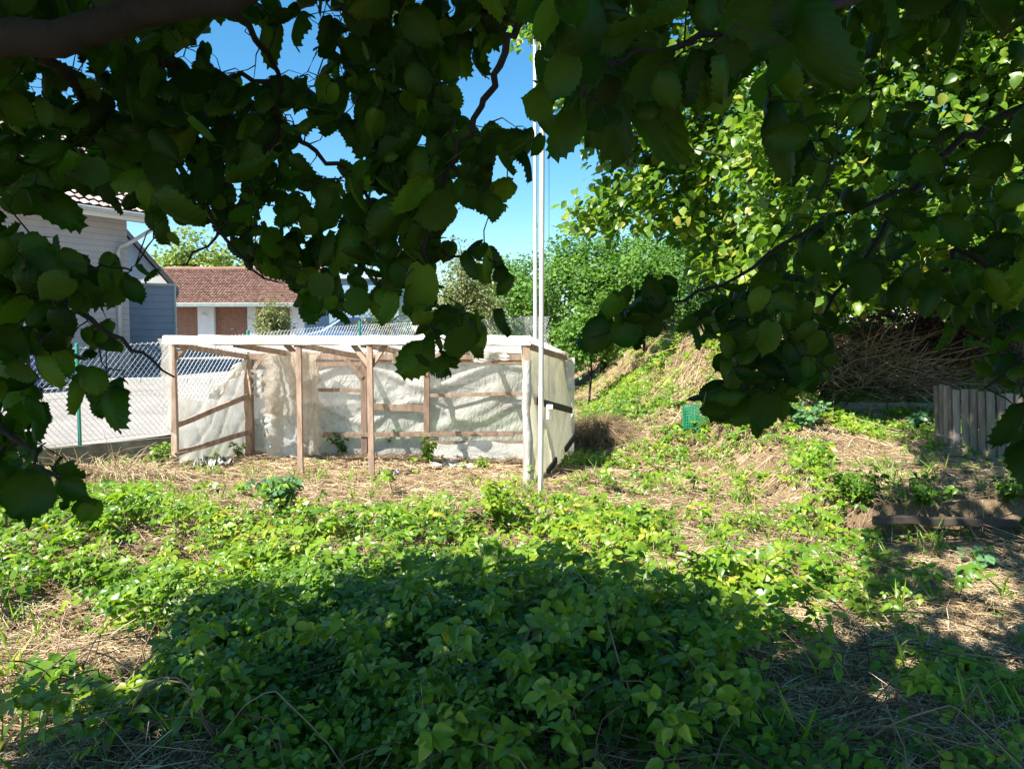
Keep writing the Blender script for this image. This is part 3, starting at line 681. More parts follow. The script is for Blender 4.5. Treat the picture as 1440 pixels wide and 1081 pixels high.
m = MB(); m.tube([hp(.45, OV + .05, gz - .04), hp(.43, OV + .02, gz - .22), hp(.0, .24, gz - .62), hp(-.28, .12, gz - .78), hp(-.3, .08, gz - .95), hp(-.3, .08, zl)], .05, 10); m.build('downpipe', M['gutter'], hs, smooth=True)
for (al, zb_, w_, hh) in ((-2.55, 1.45, .8, 1.2), (-5.0, 1.45, 1.1, 1.2)):
    m = MB(); a = hp(al - w_ / 2, .03, zb_); b = hp(al + w_ / 2, .03, zb_)
    for p0, p1 in ((a, b), (a + [0, 0, hh], b + [0, 0, hh])): m.beam(p0, p1, .06, .07)
    for p0 in (a, b, (a + b) / 2): m.beam(p0 + [0, 0, .035], p0 + [0, 0, hh - .035], .07, .06)
    fr = m.build('window', M['white'], hs); m = MB(); m.add([a - [.0, -.01, 0], b - [0, -.01, 0], b + [0, .01, hh], a + [0, .01, hh]], [(0, 1, 2, 3)]); m.build('pane', M['glass'], fr)
# --- slate blue annex with flat top behind the corner
ax0 = W(183, 402, 22.3); ax1 = W(246, 402, 22.3); za = float(lotz(0, 22)) - .1; zt = ax0[2]
an = thing('shed', 'slate blue clad annex with flat roof at the corner of the grey house', 'shed', (ax1[0], 22.3, za))
AR = Matrix.Rotation(R(25), 3, 'Z'); AW = ax1[0] - ax0[0] + 1.5
ac = Vector((ax1[0], 22.3, 0)) + AR @ Vector((-AW / 2, 1.7, 0))
m = MB(); m.box((ac.x, ac.y, (za + zt) / 2), (AW, 3.4, zt - za), AR); m.build('wall', M['blueclad'], an)
m = MB(); m.box((ac.x, ac.y, zt + .03), (AW + .1, 3.5, .06), AR); m.build('roof_edge', M['gutter'], an)
m = MB(); m.beam((ax1[0] + .0, 22.28, za), (ax1[0] + .0, 22.28, zt), .05, .05); m.build('corner_trim', M['gutter'], an)
# --- white gable house beyond
g0 = W(120, 338, 28); g1 = W(207, 338, 28); gE = W(242, 392, 28); zg = .8
xr = gE[0] - .15; gb = thing('house', 'white gabled house with dark verge board behind the blue annex', 'house', (xr, 28, .8))
m = MB();  xl = g0[0] - 6; pk = W(165, 270, 28)
m.add([(xl, 28, zg), (xr, 28, zg), (xr, 28, gE[2] - .2), (pk[0], 28, gE[2] - .2 + (xr - pk[0]) * 1.25), (xl, 28, gE[2])] + [(xl, 36, zg), (xr, 36, zg), (xr, 36, gE[2] - .2), (pk[0], 36, gE[2] - .2 + (xr - pk[0]) * 1.25), (xl, 36, gE[2])],
      [(0, 1, 2, 3, 4), (6, 5, 9, 8, 7), (1, 6, 7, 2), (5, 0, 4, 9)]); m.build('wall', M['white'], gb)
m = MB()
pkz = gE[2] - .2 + (xr - pk[0]) * 1.25
m.add([(xr + .35, 27.5, gE[2] - .55), (pk[0], 27.5, pkz + .05), (pk[0], 36.5, pkz + .05), (xr + .35, 36.5, gE[2] - .55), (xr + .35, 27.5, gE[2] - .35), (pk[0], 27.5, pkz + .25), (pk[0], 36.5, pkz + .25), (xr + .35, 36.5, gE[2] - .35)],
      [(0, 1, 5, 4), (1, 2, 6, 5), (2, 3, 7, 6), (3, 0, 4, 7), (4, 5, 6, 7), (3, 2, 1, 0)])
m.add([(xl, 27.5, gE[2] - .2), (pk[0] - .01, 27.5, pkz + .05), (pk[0] - .01, 36.5, pkz + .05), (xl, 36.5, gE[2] - .2), (xl, 27.5, gE[2]), (pk[0] - .01, 27.5, pkz + .25), (pk[0] - .01, 36.5, pkz + .25), (xl, 36.5, gE[2])],
      [(0, 1, 5, 4), (1, 2, 6, 5), (2, 3, 7, 6), (3, 0, 4, 7), (4, 5, 6, 7), (3, 2, 1, 0)])
m.build('roof', M['dark'], gb); gb.rotation_euler.z = R(25)
# --- garage
GY = 41.0; zg = float(lotz(0, 41))
gl = W(205, 430, GY); gr = W(424, 428, GY)
gg = thing('garage', 'row garage with red-brown tiled roof, brown doors and white piers', 'garage', ((gl[0] + gr[0]) / 2, GY, zg))
ez = W(300, 431, GY)[2]
def gx_(u): return W(u, 450, GY)[0]
piers = [(205, 212), (278, 301), (348, 359), (408, 426)]
m = MB(); m.box(((gl[0] + gr[0]) / 2, GY + 3.3, (zg + ez) / 2), (gr[0] - gl[0] - .06, 6.0, ez - zg)); m.build('wall', M['white'], gg)
for a, b in piers:
    m = MB(); m.box(((gx_(a) + gx_(b)) / 2, GY + .14, (zg + ez) / 2), (gx_(b) - gx_(a), .30, ez - zg)); m.build('pier', M['white'], gg)
for (a, b) in ((212, 278), (301, 348), (359, 408)):
    xa, xb = gx_(a) + .01, gx_(b) - .01
    m = MB(); m.box(((xa + xb) / 2, GY + .26, (zg + ez) / 2), (xb - xa, .05, ez - zg - .02)); d_ = m.build('door', M['browndoor'], gg)
    m = MB(); m.box(((xa + xb) / 2, GY + .215, zg + .95), (.16, .04, .04)); m.build('handle', M['gutter'], d_)
c = W(287.5, 443.5, GY); m = MB(); m.box((c[0], GY - .05, c[2]), (.2, .1, .12)); m.build('wall_lamp', M['white'], gg)
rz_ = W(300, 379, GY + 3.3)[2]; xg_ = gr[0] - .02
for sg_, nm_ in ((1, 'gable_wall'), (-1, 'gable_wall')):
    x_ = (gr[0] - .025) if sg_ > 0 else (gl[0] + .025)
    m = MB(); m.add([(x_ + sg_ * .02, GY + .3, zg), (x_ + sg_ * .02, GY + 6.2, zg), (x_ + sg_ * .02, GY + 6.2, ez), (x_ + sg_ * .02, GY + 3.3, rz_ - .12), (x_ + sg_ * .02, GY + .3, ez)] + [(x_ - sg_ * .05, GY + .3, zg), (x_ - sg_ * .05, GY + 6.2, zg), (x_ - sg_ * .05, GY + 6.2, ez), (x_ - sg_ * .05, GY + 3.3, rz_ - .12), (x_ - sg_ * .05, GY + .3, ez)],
        [(0, 1, 2, 3, 4), (9, 8, 7, 6, 5), (0, 5, 6, 1), (1, 6, 7, 2), (2, 7, 8, 3), (3, 8, 9, 4), (4, 9, 5, 0)]); m.build(nm_, M['pale_blue'], gg)  # white side wall coloured blue, its shade put into the colour
ov = .75; rid = W(300, 379, GY + 3.3)[2]
ge = np.array([gl[0] - .4, GY - ov, ez + .12]); ge2 = np.array([gr[0] + .4, GY - ov, ez + .12])
m = wavy_roof(ge, ge2, (gl[0] - .4, GY + 3.3, rid), (gr[0] + .4, GY + 3.3, rid), 56, 22, .022); m.build('roof', M['tiles'], gg)
m = wavy_roof((gr[0] + .4, GY + 7.2, ez + .1), (gl[0] - .4, GY + 7.2, ez + .1), (gr[0] + .4, GY + 3.3, rid), (gl[0] - .4, GY + 3.3, rid), 30, 8, .035); m.build('roof', M['tiles'], gg)
m = MB(); m.tube([(gl[0] - .4, GY + 3.3, rid + .05), (gr[0] + .4, GY + 3.3, rid + .05)], .11, 8); m.build('ridge_tile', M['tiles'], gg)
m = MB(); m.beam((gl[0] - .4, GY - ov - .06, ez + .05), (gr[0] + .4, GY - ov - .06, ez + .05), .13, .22); m.build('gutter', M['greygreen'], gg, bevel=.03)
m = MB(); m.box(((gl[0] + gr[0]) / 2, GY - ov / 2 + .02, ez + .02), (gr[0] - gl[0] + .7, ov + .05, .04)); m.build('soffit', M['darkwood'], gg)
# --- pale blue building right of the garage
BY = 50.0; b0 = W(419, 392, BY); b1 = W(560, 392, BY); zb0 = float(lotz(0, 50))
bb = thing('house', 'pale blue rendered building right of the red-roofed garage', 'house', ((b0[0] + b1[0]) / 2, BY, zb0))
m = MB(); m.box(((b0[0] + b1[0]) / 2, BY + 3, (zb0 + b0[2]) / 2), (b1[0] - b0[0], 6, b0[2] - zb0)); m.build('wall', M['pale_blue'], bb)
m = MB(); m.box(((b0[0] + b1[0]) / 2, BY + 3, b0[2] + .06), (b1[0] - b0[0] + .5, 6.5, .12)); m.build('roof', M['gutter'], bb)
for u in (455, 500):
    c = W(u, 425, BY); m = MB(); m.box((c[0], BY - .02, c[2]), (1.1, .06, 1.2)); w_ = m.build('window', M['white'], bb)
    m = MB(); m.box((c[0], BY - .06, c[2]), (.95, .03, 1.05)); m.build('pane', M['glass'], w_)

# ================================================================== CAR
cx, cy = W(500, 470, 25.0)[0], 25.0; zc = float(lotz(0, 25))
ct = thing('parked_car', 'blue hatchback parked on the asphalt lot behind the fence', 'car', (cx, cy, zc))
prof = [(-2.0, .35), (-2.03, .62), (-1.95, .85), (-1.2, 1.0), (-.95, 1.06), (-.3, 1.46), (.1, 1.55), (1.0, 1.53), (1.5, 1.38), (1.85, 1.02), (1.95, .7), (1.93, .35)]
m = MB(); n_ = len(prof); vs = []
for wy in (-.86, -.80, .80, .86):
    for x, z in prof:
        k = (1 - .22 * max(0, (z - .95) / .6)); zz = z + (0.0 if abs(wy) == .80 else -.02)
        vs.append((cx + x * (1 if abs(wy) == .8 else .99), cy + wy * k, zc + zz))
fs = []
for r_ in range(3):
    for i in range(n_): fs.append((r_ * n_ + i, r_ * n_ + (i + 1) % n_, (r_ + 1) * n_ + (i + 1) % n_, (r_ + 1) * n_ + i))
fs += [tuple(range(n_))[::-1], tuple(3 * n_ + i for i in range(n_))]
m.add(vs, fs); m.build('body', M['carpaint'], ct, smooth=False, bevel=.05)
def cq(name, pts):
    m = MB(); m.add([(cx + x, cy + y, zc + z) for x, y, z in pts] + [(cx + x * 1.0, cy + y * .985, zc + z - .015) for x, y, z in pts], [(0, 1, 2, 3), (7, 6, 5, 4), (0, 4, 5, 1), (1, 5, 6, 2), (2, 6, 7, 3), (3, 7, 4, 0)]); m.build(name, M['glass'], ct)
for s_ in (-1, 1):
    cq('side_window', [(-.72, s_ * .835, 1.06), (.3, s_ * .835, 1.06), (.3, s_ * .735, 1.46), (-.22, s_ * .735, 1.45)])
    cq('side_window', [(.36, s_ * .835, 1.06), (1.45, s_ * .835, 1.08), (1.2, s_ * .74, 1.42), (.36, s_ * .735, 1.46)])
cq('windscreen', [(-.93, -.74, 1.10), (-.93, .74, 1.10), (-.33, .66, 1.47), (-.33, -.66, 1.47)])
cq('rear_window', [(1.86, -.74, 1.06), (1.86, .74, 1.06), (1.55, .68, 1.37), (1.55, -.68, 1.37)])
for x in (-1.3, 1.25):
    for s_ in (-1, 1):
        m = MB(); m.tube([(cx + x, cy + s_ * .72, zc + .31), (cx + x, cy + s_ * .88, zc + .31)], .31, 20); w_ = m.build('wheel', M['rubber'], ct, smooth=False)
        m = MB(); m.tube([(cx + x, cy + s_ * .87, zc + .31), (cx + x, cy + s_ * .895, zc + .31)], .2, 12); m.build('rim', M['galv'], w_)
for s_ in (-1, 1):
    m = MB(); m.box((cx - 1.97, cy + s_ * .6, zc + .75), (.12, .32, .14)); m.build('headlight', M['white'], ct, bevel=.02)
# blue bin by the house
bt = W(28, 492, 15.8); zb = float(lotz(0, 15.8)); bn = thing('wheelie_bin', 'dark blue wheeled bin standing by the grey house wall', 'bin', (bt[0], 15.8, zb))
m = MB(); m.box((bt[0], 15.8, zb + .5), (.5, .55, .92), taper=1.12); m.build('body', M['bin'], bn, bevel=.03)
m = MB(); m.box((bt[0], 15.8, zb + 1.0), (.62, .68, .07)); m.build('lid', M['bin'], bn, bevel=.03)
for s_ in (-1, 1): MB().tube([(bt[0] + s_ * .25, 16.05, zb + .11), (bt[0] + s_ * .2, 16.05, zb + .11)], .1, 12).build('wheel', M['rubber'], bn)

# ================================================================== RIGHT SIDE: palisade, ledge, kerb, net
pc = np.array([5.9, 9.1]); pr = 0.95
pl = thing('slat_palisade', 'curved palisade of grey upright slats at the right edge', 'palisade', (5.6, 8.9, .32))
pa = [W(1320, 560, 9.7), W(1345, 560, 9.3), W(1400, 560, 9.0), W(1460, 560, 8.9), W(1520, 560, 9.0), W(1580, 560, 9.3)]
pa = np.array(pa)[:, :2]; cu = np.concatenate([[0], np.cumsum(np.linalg.norm(np.diff(pa, axis=0), axis=1))]); ns = int(cu[-1] / .092)
for i in range(ns):
    s0 = (i + .5) / ns * cu[-1]; x, y = np.interp(s0, cu, pa[:, 0]), np.interp(s0, cu, pa[:, 1])
    x2, y2 = np.interp(s0 + .05, cu, pa[:, 0]), np.interp(s0 + .05, cu, pa[:, 1]); an_ = math.atan2(y2 - y, x2 - x)
    hz = hf(x, y); tp = 1.19 - .010 * i * .6 + random.uniform(-.018, .018); ln = random.uniform(-.03, .0) - .035
    m = MB(); rr = Matrix.Rotation(an_, 3, 'Z'); prof_ = [(-.0435, .0), (-.038, -.018), (-.02, -.03), (.02, -.03), (.038, -.018), (.0435, .0), (.038, .012), (-.038, .012)]
    vs = []
    for zz, dx in ((hz - .15, 0.0), (hz + .35, ln * .4), (tp, ln)):
        for px_, py_ in prof_:
            q = rr @ Vector((px_, py_, 0)); vs.append((x + q.x + dx, y + q.y, zz))
    n8 = 8; fs = [tuple(range(8))[::-1], tuple(16 + k for k in range(8))]
    for r_ in range(2):
        for k in range(8): fs.append((r_ * 8 + k, r_ * 8 + (k + 1) % 8, r_ * 8 + 8 + (k + 1) % 8, r_ * 8 + 8 + k))
    m.add(vs, fs, random.random()); m.build('slat', M['greywood'], pl)
for zz in (.55, 1.0):
    m = MB(); m.tube([(p[0] - .03, p[1] + .045, zz) for p in pa], .02, 6); m.build('back_rail', M['greywood'], pl)
# earth ledge edged by an old sleeper
lt = thing('sleeper_edging', 'dark old timber edging along the raised bed under the palisade', 'edging', (4.5, 6.6, .1))
xa = 3.15
while xa < 7.5:
    L_ = random.uniform(1.1, 1.5); m = MB(); m.beam((xa, 6.58 + random.uniform(-.05, .03), .19 + random.uniform(-.05, .01)), (xa + L_ - .02, 6.58 + random.uniform(-.05, .03), .19 + random.uniform(-.05, .01)), .05, .075, segs=8, wob=.016)
    m.build('sleeper', M['darkwood'], lt, bevel=.01); xa += L_
# low concrete kerb in front of the brush pile
ka = W(1178, 582, 12.9); kb = W(1318, 575, 12.6)
kt = thing('concrete_kerb', 'low pale concrete edging in front of the heap of cut branches', 'kerb', (ka[0], ka[1], hf(ka[0], ka[1])))
for i in range(2):
    a = ka + (kb - ka) * i / 2; b = ka + (kb - ka) * (i + .985) / 2
    m = MB(); m.beam((a[0], a[1], hf(a[0], a[1]) + .02), (b[0], b[1], hf(b[0], b[1]) + .02), .1, .3, segs=4, wob=.006); m.build('kerb_stone', M['concrete'], kt, bevel=.012)
# green plastic netting, half unrolled
nb = ground_at(976, 604)
nt_ = thing('garden_netting', 'curl of bright green plastic netting lying in the brambles', 'netting', tuple(nb))
m = MB(); rad = .2; ht = .36
def npt(a, zz): return (nb[0] + .02 + rad * math.cos(a) * (1 + .3 * zz), nb[1] - .1 + rad * math.sin(a), nb[2] + zz + .05 * math.sin(a * 2))
for a in np.linspace(1.3, 5.4, 22):
    m.tube([npt(a, z_) for z_ in np.linspace(0, ht, 5)], .007, 4)
for z_ in np.linspace(0, ht, 9):
    m.tube([npt(a, z_) for a in np.linspace(1.3, 5.4, 16)], .007, 4)
m.build('net', M['greennet'], nt_)

# scraps of plastic on the bare ground
def scrap(name, label, u, v, sx, sy, hh, mat, seed):
    p = ground_at(u, v); t = thing(name, label, 'scrap', tuple(p)); r_ = random.Random(seed); m = MB()
    ph = [r_.uniform(0, 6) for _ in range(6)]
    def fn(a, b):
        x = (a - .5) * sx * (1 + .25 * math.sin(b * 9 + ph[0])); y = (b - .5) * sy * (1 + .3 * math.sin(a * 8 + ph[1]))
        z = hh * (.45 + .35 * math.sin(a * 11 + ph[2]) * math.sin(b * 9 + ph[3]) + .25 * math.sin(a * 23 + b * 17 + ph[4]))
        return (p[0] + x, p[1] + y, max(hf(p[0] + x, p[1] + y) + .008, p[2] + z))
    m.grid(fn, 18, 14); m.build('crumpled_sheet', M[mat], t, smooth=False)
scrap('plastic_scrap', 'crumpled black and grey plastic beside the left greenhouse post', 298, 658, .38, .4, .16, 'scrap', 1)
scrap('plastic_scrap', 'flattened silvery plastic sheet on the greenhouse floor', 645, 657, .62, .3, .07, 'scrap', 5)
scrap('plastic_scrap', 'small blue-grey scrap on the straw in front of the greenhouse', 553, 668, .14, .12, .09, 'scrap_blue', 3)

# ================================================================== GROUND COVER
LIT_DENSE = [ (ell(170, 800, 330, 95), 1.0), (ell(420, 800, 250, 70), .95), (ell(710, 720, 110, 55), 1.0), (ell(720, 775, 240, 55), .82), (ell(1000, 790, 240, 70), .52),
              (ell(390, 700, 55, 45), .0), (ell(1090, 660, 150, 45), .5), (ell(1010, 640, 70, 40), .7), (ell(880, 490, 60, 40), .7), (ell(860, 545, 60, 30), .6), (ell(1190, 690, 80, 50), .75), (ell(850, 690, 110, 35), .45),
              (ell(1000, 470, 80, 50), .55), (ell(560, 700, 90, 30), .3), (ell(230, 650, 40, 20), .7), (ell(830, 440, 120, 30), .6), (ell(1060, 520, 50, 60), .5) ]
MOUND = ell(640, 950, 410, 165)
BARE = [ (ell(440, 672, 330, 30), .12), (ell(480, 708, 280, 32), .20), (ell(930, 690, 170, 40), .30), (ell(752, 715, 45, 32), .15), (ell(1390, 840, 80, 80), .12), (ell(1300, 660, 140, 60), .22), (ell(1260, 960, 220, 150), .22), (ell(60, 960, 160, 100), .28), (ell(490, 790, 70, 30), .25), (ell(950, 560, 70, 60), .25), (ell(840, 640, 70, 25), .1), (ell(1250, 600, 80, 25), .3), (ell(1100, 850, 70, 30), .3)]
def weight(P):
    u, v, z = project(P)
    w = np.full(len(P), .38)
    for e, k in LIT_DENSE:
        if k: w = np.where(inpoly(e, u, v), np.maximum(w, k), w)
    w = np.where(inpoly(MOUND, u, v), 1.0, w)
    for e, k in BARE: w = np.where(inpoly(e, u, v), np.minimum(w, k), w)
    return w, u, v, z
def patch_noise(x, y):
    return .5 + .25 * (np.sin(1.7 * x + 2.1 * np.sin(.9 * y)) * np.cos(2.3 * y + 1.3 * np.sin(1.1 * x)) + np.sin(4.6 * x + 1.9 * y) * np.cos(3.7 * y - 2.2 * x))
def inside_greenhouse(x, y):
    return (x > -4.3) & (x < .7) & (y > 10.05 - .2 * (x + 4.5)) & (y < 12)
def scatter(n, ylo=2.0, yhi=17, side=.80):
    y = np.sqrt(rng.uniform(ylo ** 2, yhi ** 2, n)); x = rng.uniform(-side, side, n) * (y + .6)
    ok = (x > xfence(y) + .1) & (x < 11)
    return x[ok], y[ok]
# --- bramble leaves, three leaflets to a leaf
gc = Leaves()
def trifoliate(base, up, size, tint, spread=.75):
    k = len(base); head = rng.uniform(0, 2 * np.pi, k)
    nrm = np.stack([rng.normal(-.22, .36, k), rng.normal(-.28, .36, k), np.ones(k)], 1)
    for j, (da, sc) in enumerate(((0, 1.0), (1.25, .82), (-1.25, .82))):
        tip = np.stack([np.cos(head + da), np.sin(head + da), rng.normal(-.15, .2, k)], 1)
        gc.add(LEAFLET, base + tip * (size * sc * (.42 if j == 0 else .16))[:, None], nrm + rnd(k, .2), tip, size * sc, np.clip(tint + rng.normal(0, .05, k), 0, 1), .12)
x, y = scatter(190000); x5 = rng.uniform(-2.6, 2.6, 34000); y5 = rng.uniform(2.2, 5.4, 34000); x6 = rng.uniform(.2, 4.5, 16000); y6 = rng.uniform(13, 24, 16000); x = np.concatenate([x, x5, x6]); y = np.concatenate([y, y5, y6])
P = np.stack([x, y, h(x, y)], 1); w, u, v, z = weight(P)
pn = patch_noise(x, y); inm = inpoly(MOUND, u, v)
prob = np.where(inm, .85, w * np.clip((pn - .5 + w * .55) * 1.9, 0, 1))
prob = np.where(y > 10.3, np.maximum(prob, 1.15 * np.clip((pn - .28) * 2.8, .25, 1)), prob)
prob = np.where(inside_greenhouse(x, y), .02, prob)
near = np.exp(-np.clip(y - 6, 0, 20) / 14.0)
rough_ = .5 + .5 * np.sin(3.1 * x + 1.7 * np.sin(2.3 * y)) * np.sin(3.7 * y + 1.1 * np.sin(2.9 * x))
prob = np.where(inm, np.minimum(prob * 1.35 * np.clip(.35 + rough_, .3, 1), 1.2), prob * np.clip(.12 + 1.35 * rough_, 0, 1))
keep = (rng.uniform(0, 1, len(x)) < prob * near * .62)
P = P[keep]; w = w[keep]; inm = inm[keep]; pn = pn[keep]
hh = np.where(inm, (moundh(P[:, 0], P[:, 1]) + .06) * rng.uniform(.02, 1, len(P)) ** np.where(P[:, 1] < 3.5, .95, .5) + rng.uniform(-.03, .07, len(P)), rng.beta(1.6, 2.2, len(P)) * (.08 + .30 * w * np.clip(pn + .15, .2, 1)))
B_ = P.copy(); B_[:, 2] += .02 + hh
B_[:, :2] += rng.normal(0, .03, (len(P), 2))
dist = P[:, 1]
size_m = np.where(inm, .78, .88)
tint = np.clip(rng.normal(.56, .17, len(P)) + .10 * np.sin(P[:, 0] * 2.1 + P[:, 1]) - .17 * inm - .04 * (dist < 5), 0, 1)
size = size_m * rng.uniform(.040, .085, len(P)) * (1 + .28 * np.sin(P[:, 0] * 2.7 + 1.3 * np.sin(P[:, 1] * 1.9)) * np.sin(P[:, 1] * 2.3)) * np.where(dist > 9, 1.1, 1.0) * np.where(rng.uniform(0, 1, len(P)) < .12, 1.35, 1)
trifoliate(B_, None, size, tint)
# young shoots arching up out of the tangle, leaves set along them
SHOOTS = []
for i in range(150):
    xs_, ys_ = (rng.normal(-.1, .95), rng.uniform(2.7, 5.2)) if i < 105 else (rng.uniform(-3.6, 3.2), rng.uniform(4.6, 8.6))
    if inside_greenhouse(xs_, ys_): continue
    z0 = hf(xs_, ys_); top_ = float(moundh(xs_, ys_)) * .8 + rng.uniform(.12, .34); a_ = rng.uniform(0, 6.28); L_ = rng.uniform(.12, .5)
    pts = [np.array([xs_ + math.cos(a_) * L_ * q, ys_ + math.sin(a_) * L_ * q, z0 + top_ * math.sin(min(1, q * 1.15) * 1.75) / .985]) for q in np.linspace(0, 1, 9)]
    SHOOTS.append(pts); bp2 = np.array([pts[j] for j in range(3, 9) for _ in (0, 1)]) + rng.normal(0, .025, (12, 3))
    trifoliate(bp2, None, rng.uniform(.045, .085, 12), np.clip(rng.normal(.6, .14, 12), 0, 1))
print('ground leaves', len(P))
ng = 650; xg, yg = scatter(ng, 2.5, 15); gi = np.repeat(np.arange(len(xg)), 9); kg = len(gi)
gxx = xg[gi] + rng.normal(0, .05, kg); gyy = yg[gi] + rng.normal(0, .05, kg); Pg = np.stack([gxx, gyy, h(gxx, gyy)], 1)
okg = ~inside_greenhouse(gxx, gyy); Pg = Pg[okg]; kg = len(Pg)
gc.add(BLADE, Pg, np.stack([rng.normal(0, 1, kg), rng.normal(-.6, 1, kg), rng.normal(.2, .2, kg)], 1), np.stack([rng.normal(0, .35, kg), rng.normal(0, .35, kg), np.ones(kg)], 1), rng.uniform(.10, .26, kg), np.clip(rng.normal(.6, .2, kg), 0, 1), .3)
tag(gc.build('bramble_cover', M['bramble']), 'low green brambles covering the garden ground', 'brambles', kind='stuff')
# --- stems and litter
lit = Leaves()
sel = rng.uniform(0, 1, len(P)) < np.where(inm, .13, .45)
lit.sticks(np.stack([P[sel, 0] + rng.normal(0, .05, sel.sum()), P[sel, 1] + rng.normal(0, .05, sel.sum()), P[sel, 2]], 1), B_[sel], .0022, .0012, rng.uniform(.25, .7, sel.sum()))
x, y = scatter(110000); x4, y4 = scatter(46000, 1.8, 6.2); x = np.concatenate([x, x4, x6]); y = np.concatenate([y, y4, y6]); P2 = np.stack([x, y, h(x, y)], 1); w2, u2, v2, z2 = weight(P2)
keep = rng.uniform(0, 1, len(x)) < np.clip(1.15 - .75 * w2, .15, 1) * np.where(y > 10, .9, 1.0) * .8
P2 = P2[keep]; k = len(P2); head = rng.uniform(0, 2 * np.pi, k); Ln = (rng.gamma(2.0, .06, k) + .04) * np.where(rng.uniform(0, 1, k) < .12, 2.4, 1)
thk = rng.uniform(.0012, .0034, k) * np.where(P2[:, 1] > 7, 1.35, 1) * np.where(P2[:, 1] > 10, 1.5, 1)
A = P2.copy(); A[:, 2] += rng.uniform(.0, .045, k); Bq = A.copy(); Bq[:, 0] += np.cos(head) * Ln; Bq[:, 1] += np.sin(head) * Ln
Bq[:, 2] = h(Bq[:, 0], Bq[:, 1]) + rng.gamma(1.3, .022, k)
mid = (A + Bq) / 2 + np.stack([rng.normal(0, .012, k), rng.normal(0, .012, k), rng.uniform(-.003, .02, k)], 1)
shade_t = rng.normal(.62, .17, k)
lit.sticks(A, Bq, thk, thk * .7, np.clip(shade_t, 0, 1), mid)
# fallen dry leaves
x, y = scatter(22000, yhi=12); P3 = np.stack([x, y, h(x, y) + .012], 1); w3, *_ = weight(P3)
k3 = rng.uniform(0, 1, len(x)) < np.clip(1.0 - .6 * w3, .1, 1) * .7; P3 = P3[k3]; k = len(P3)
nr = np.stack([rng.normal(0, .4, k), rng.normal(0, .4, k), np.ones(k)], 1)
lit.add(LEAFLET, P3, nr, rnd(k) * [1, 1, .1], rng.uniform(.025, .06, k), np.clip(rng.normal(.5, .2, k), 0, 1), .2)
tag(lit.build('dead_stems', M['straw']), 'dry brown stems and litter strewn over the ground', 'litter', kind='stuff')
print('litter', len(P2), k)

# --- longer arching bramble canes, standing and lying, in the foreground
cn = MB()
for pts in SHOOTS: cn.tube(pts, [.0035 - .0025 * i / 8 for i in range(9)], 5, t=.35, cap=False)
def cane(p, head, L_, lift, r_, t):
    pts = []; n_ = 9; mh = random.uniform(0, .85)
    for i in range(n_):
        a = i / (n_ - 1); x = p[0] + math.cos(head) * L_ * a + .03 * math.sin(a * 9 + p[0] * 7); y = p[1] + math.sin(head) * L_ * a + .03 * math.sin(a * 7 + p[1] * 5)
        pts.append((x, y, hf(x, y) + mh * float(moundh(x, y)) + lift * 4 * a * (1 - a) + .015 + (lift * .6 * a if t > .5 else 0)))
    cn.tube(pts, [r_ * (1 - .55 * i / (n_ - 1)) for i in range(n_)], 5, t=t, cap=False)
for i in range(430):
    u = random.uniform(-40, 1480); v = random.choice([random.uniform(780, 1120), random.uniform(900, 1120)]) if i < 240 else random.uniform(650, 800)
    p = ground_at(u, v); L_ = random.uniform(.35, 1.15); cane(p, random.uniform(0, 6.28), L_, random.uniform(.02, .26) if i < 150 else random.uniform(0, .08), random.uniform(.0025, .0055), random.random())
tag(cn.build('bramble_canes', M['cane'], smooth=True), 'thin arching brown bramble canes tangled through the foreground', 'canes', kind='stuff')

# ================================================================== SINGLE PLANTS AND HEAPS
def plant(name, label, u, v, hgt, spread, nl, size, mat, tpl=MIDLEAF, stems=7, tlo=.3, thi=.9, p=None, droop=.3, cat='plant'):
    p = ground_at(u, v) if p is None else np.array(p, float)
    t = thing(name, label, cat, tuple(p)); st = MB(); lv = Leaves(); pos = []; tips = []
    for s_ in range(stems):
        a = random.uniform(0, 6.28); r_ = spread * random.uniform(.2, 1); hh_ = hgt * random.uniform(.65, 1.05)
        pts = [p + np.array([math.cos(a) * r_ * q ** 1.4, math.sin(a) * r_ * q ** 1.4, hh_ * q - .12 * hh_ * q * q]) for q in np.linspace(0, 1, 6)]
        st.tube(pts, [.006 * (1 - .7 * q) * max(.6, hgt) for q in np.linspace(0, 1, 6)], 5, t=.4)
        for _ in range(nl // stems):
            q = random.uniform(.2, 1) * 5; i = min(int(q), 4); c = pts[i] + (pts[i + 1] - pts[i]) * (q - i)
            d = np.array([random.gauss(0, 1), random.gauss(0, 1), random.gauss(0, .35) - droop]); d /= np.linalg.norm(d)
            pos.append(c + d * size * .25); tips.append(d)
    k = len(pos); nr = np.array([0, -.25, 1.0]) + rnd(k, .4)
    lv.add(tpl, np.array(pos), nr, np.array(tips), size * rng.uniform(.6, 1.2, k), rng.uniform(tlo, thi, k), .1)
    st.build('stem', M['cane'], t, smooth=True); lv.build('leaves', M[mat], t); return t
plant('leafy_weed', 'bushy bluish-green weed on the straw before the second greenhouse post', 392, 722, .52, .36, 260, .085, 'blue_leaf', stems=13)
plant('leafy_weed', 'tall leafy weed growing in the greenhouse at the foot of the back post', 600, 652, .48, .13, 80, .085, 'bramble', stems=5, tlo=.5)
plant('bramble_bush', 'bramble sprawling inside the greenhouse left of the third post', 480, 640, .42, .34, 150, .06, 'bramble', LEAFLET, 9, 0, .5)
plant('bramble_bush', 'small dark bramble inside the greenhouse right of the third post', 547, 640, .52, .2, 110, .06, 'bramble', LEAFLET, 7, 0, .5)
plant('bramble_bush', 'bramble clump at the foot of the left greenhouse post', 224, 662, .42, .24, 170, .06, 'bramble', LEAFLET, 9, .3, .8)
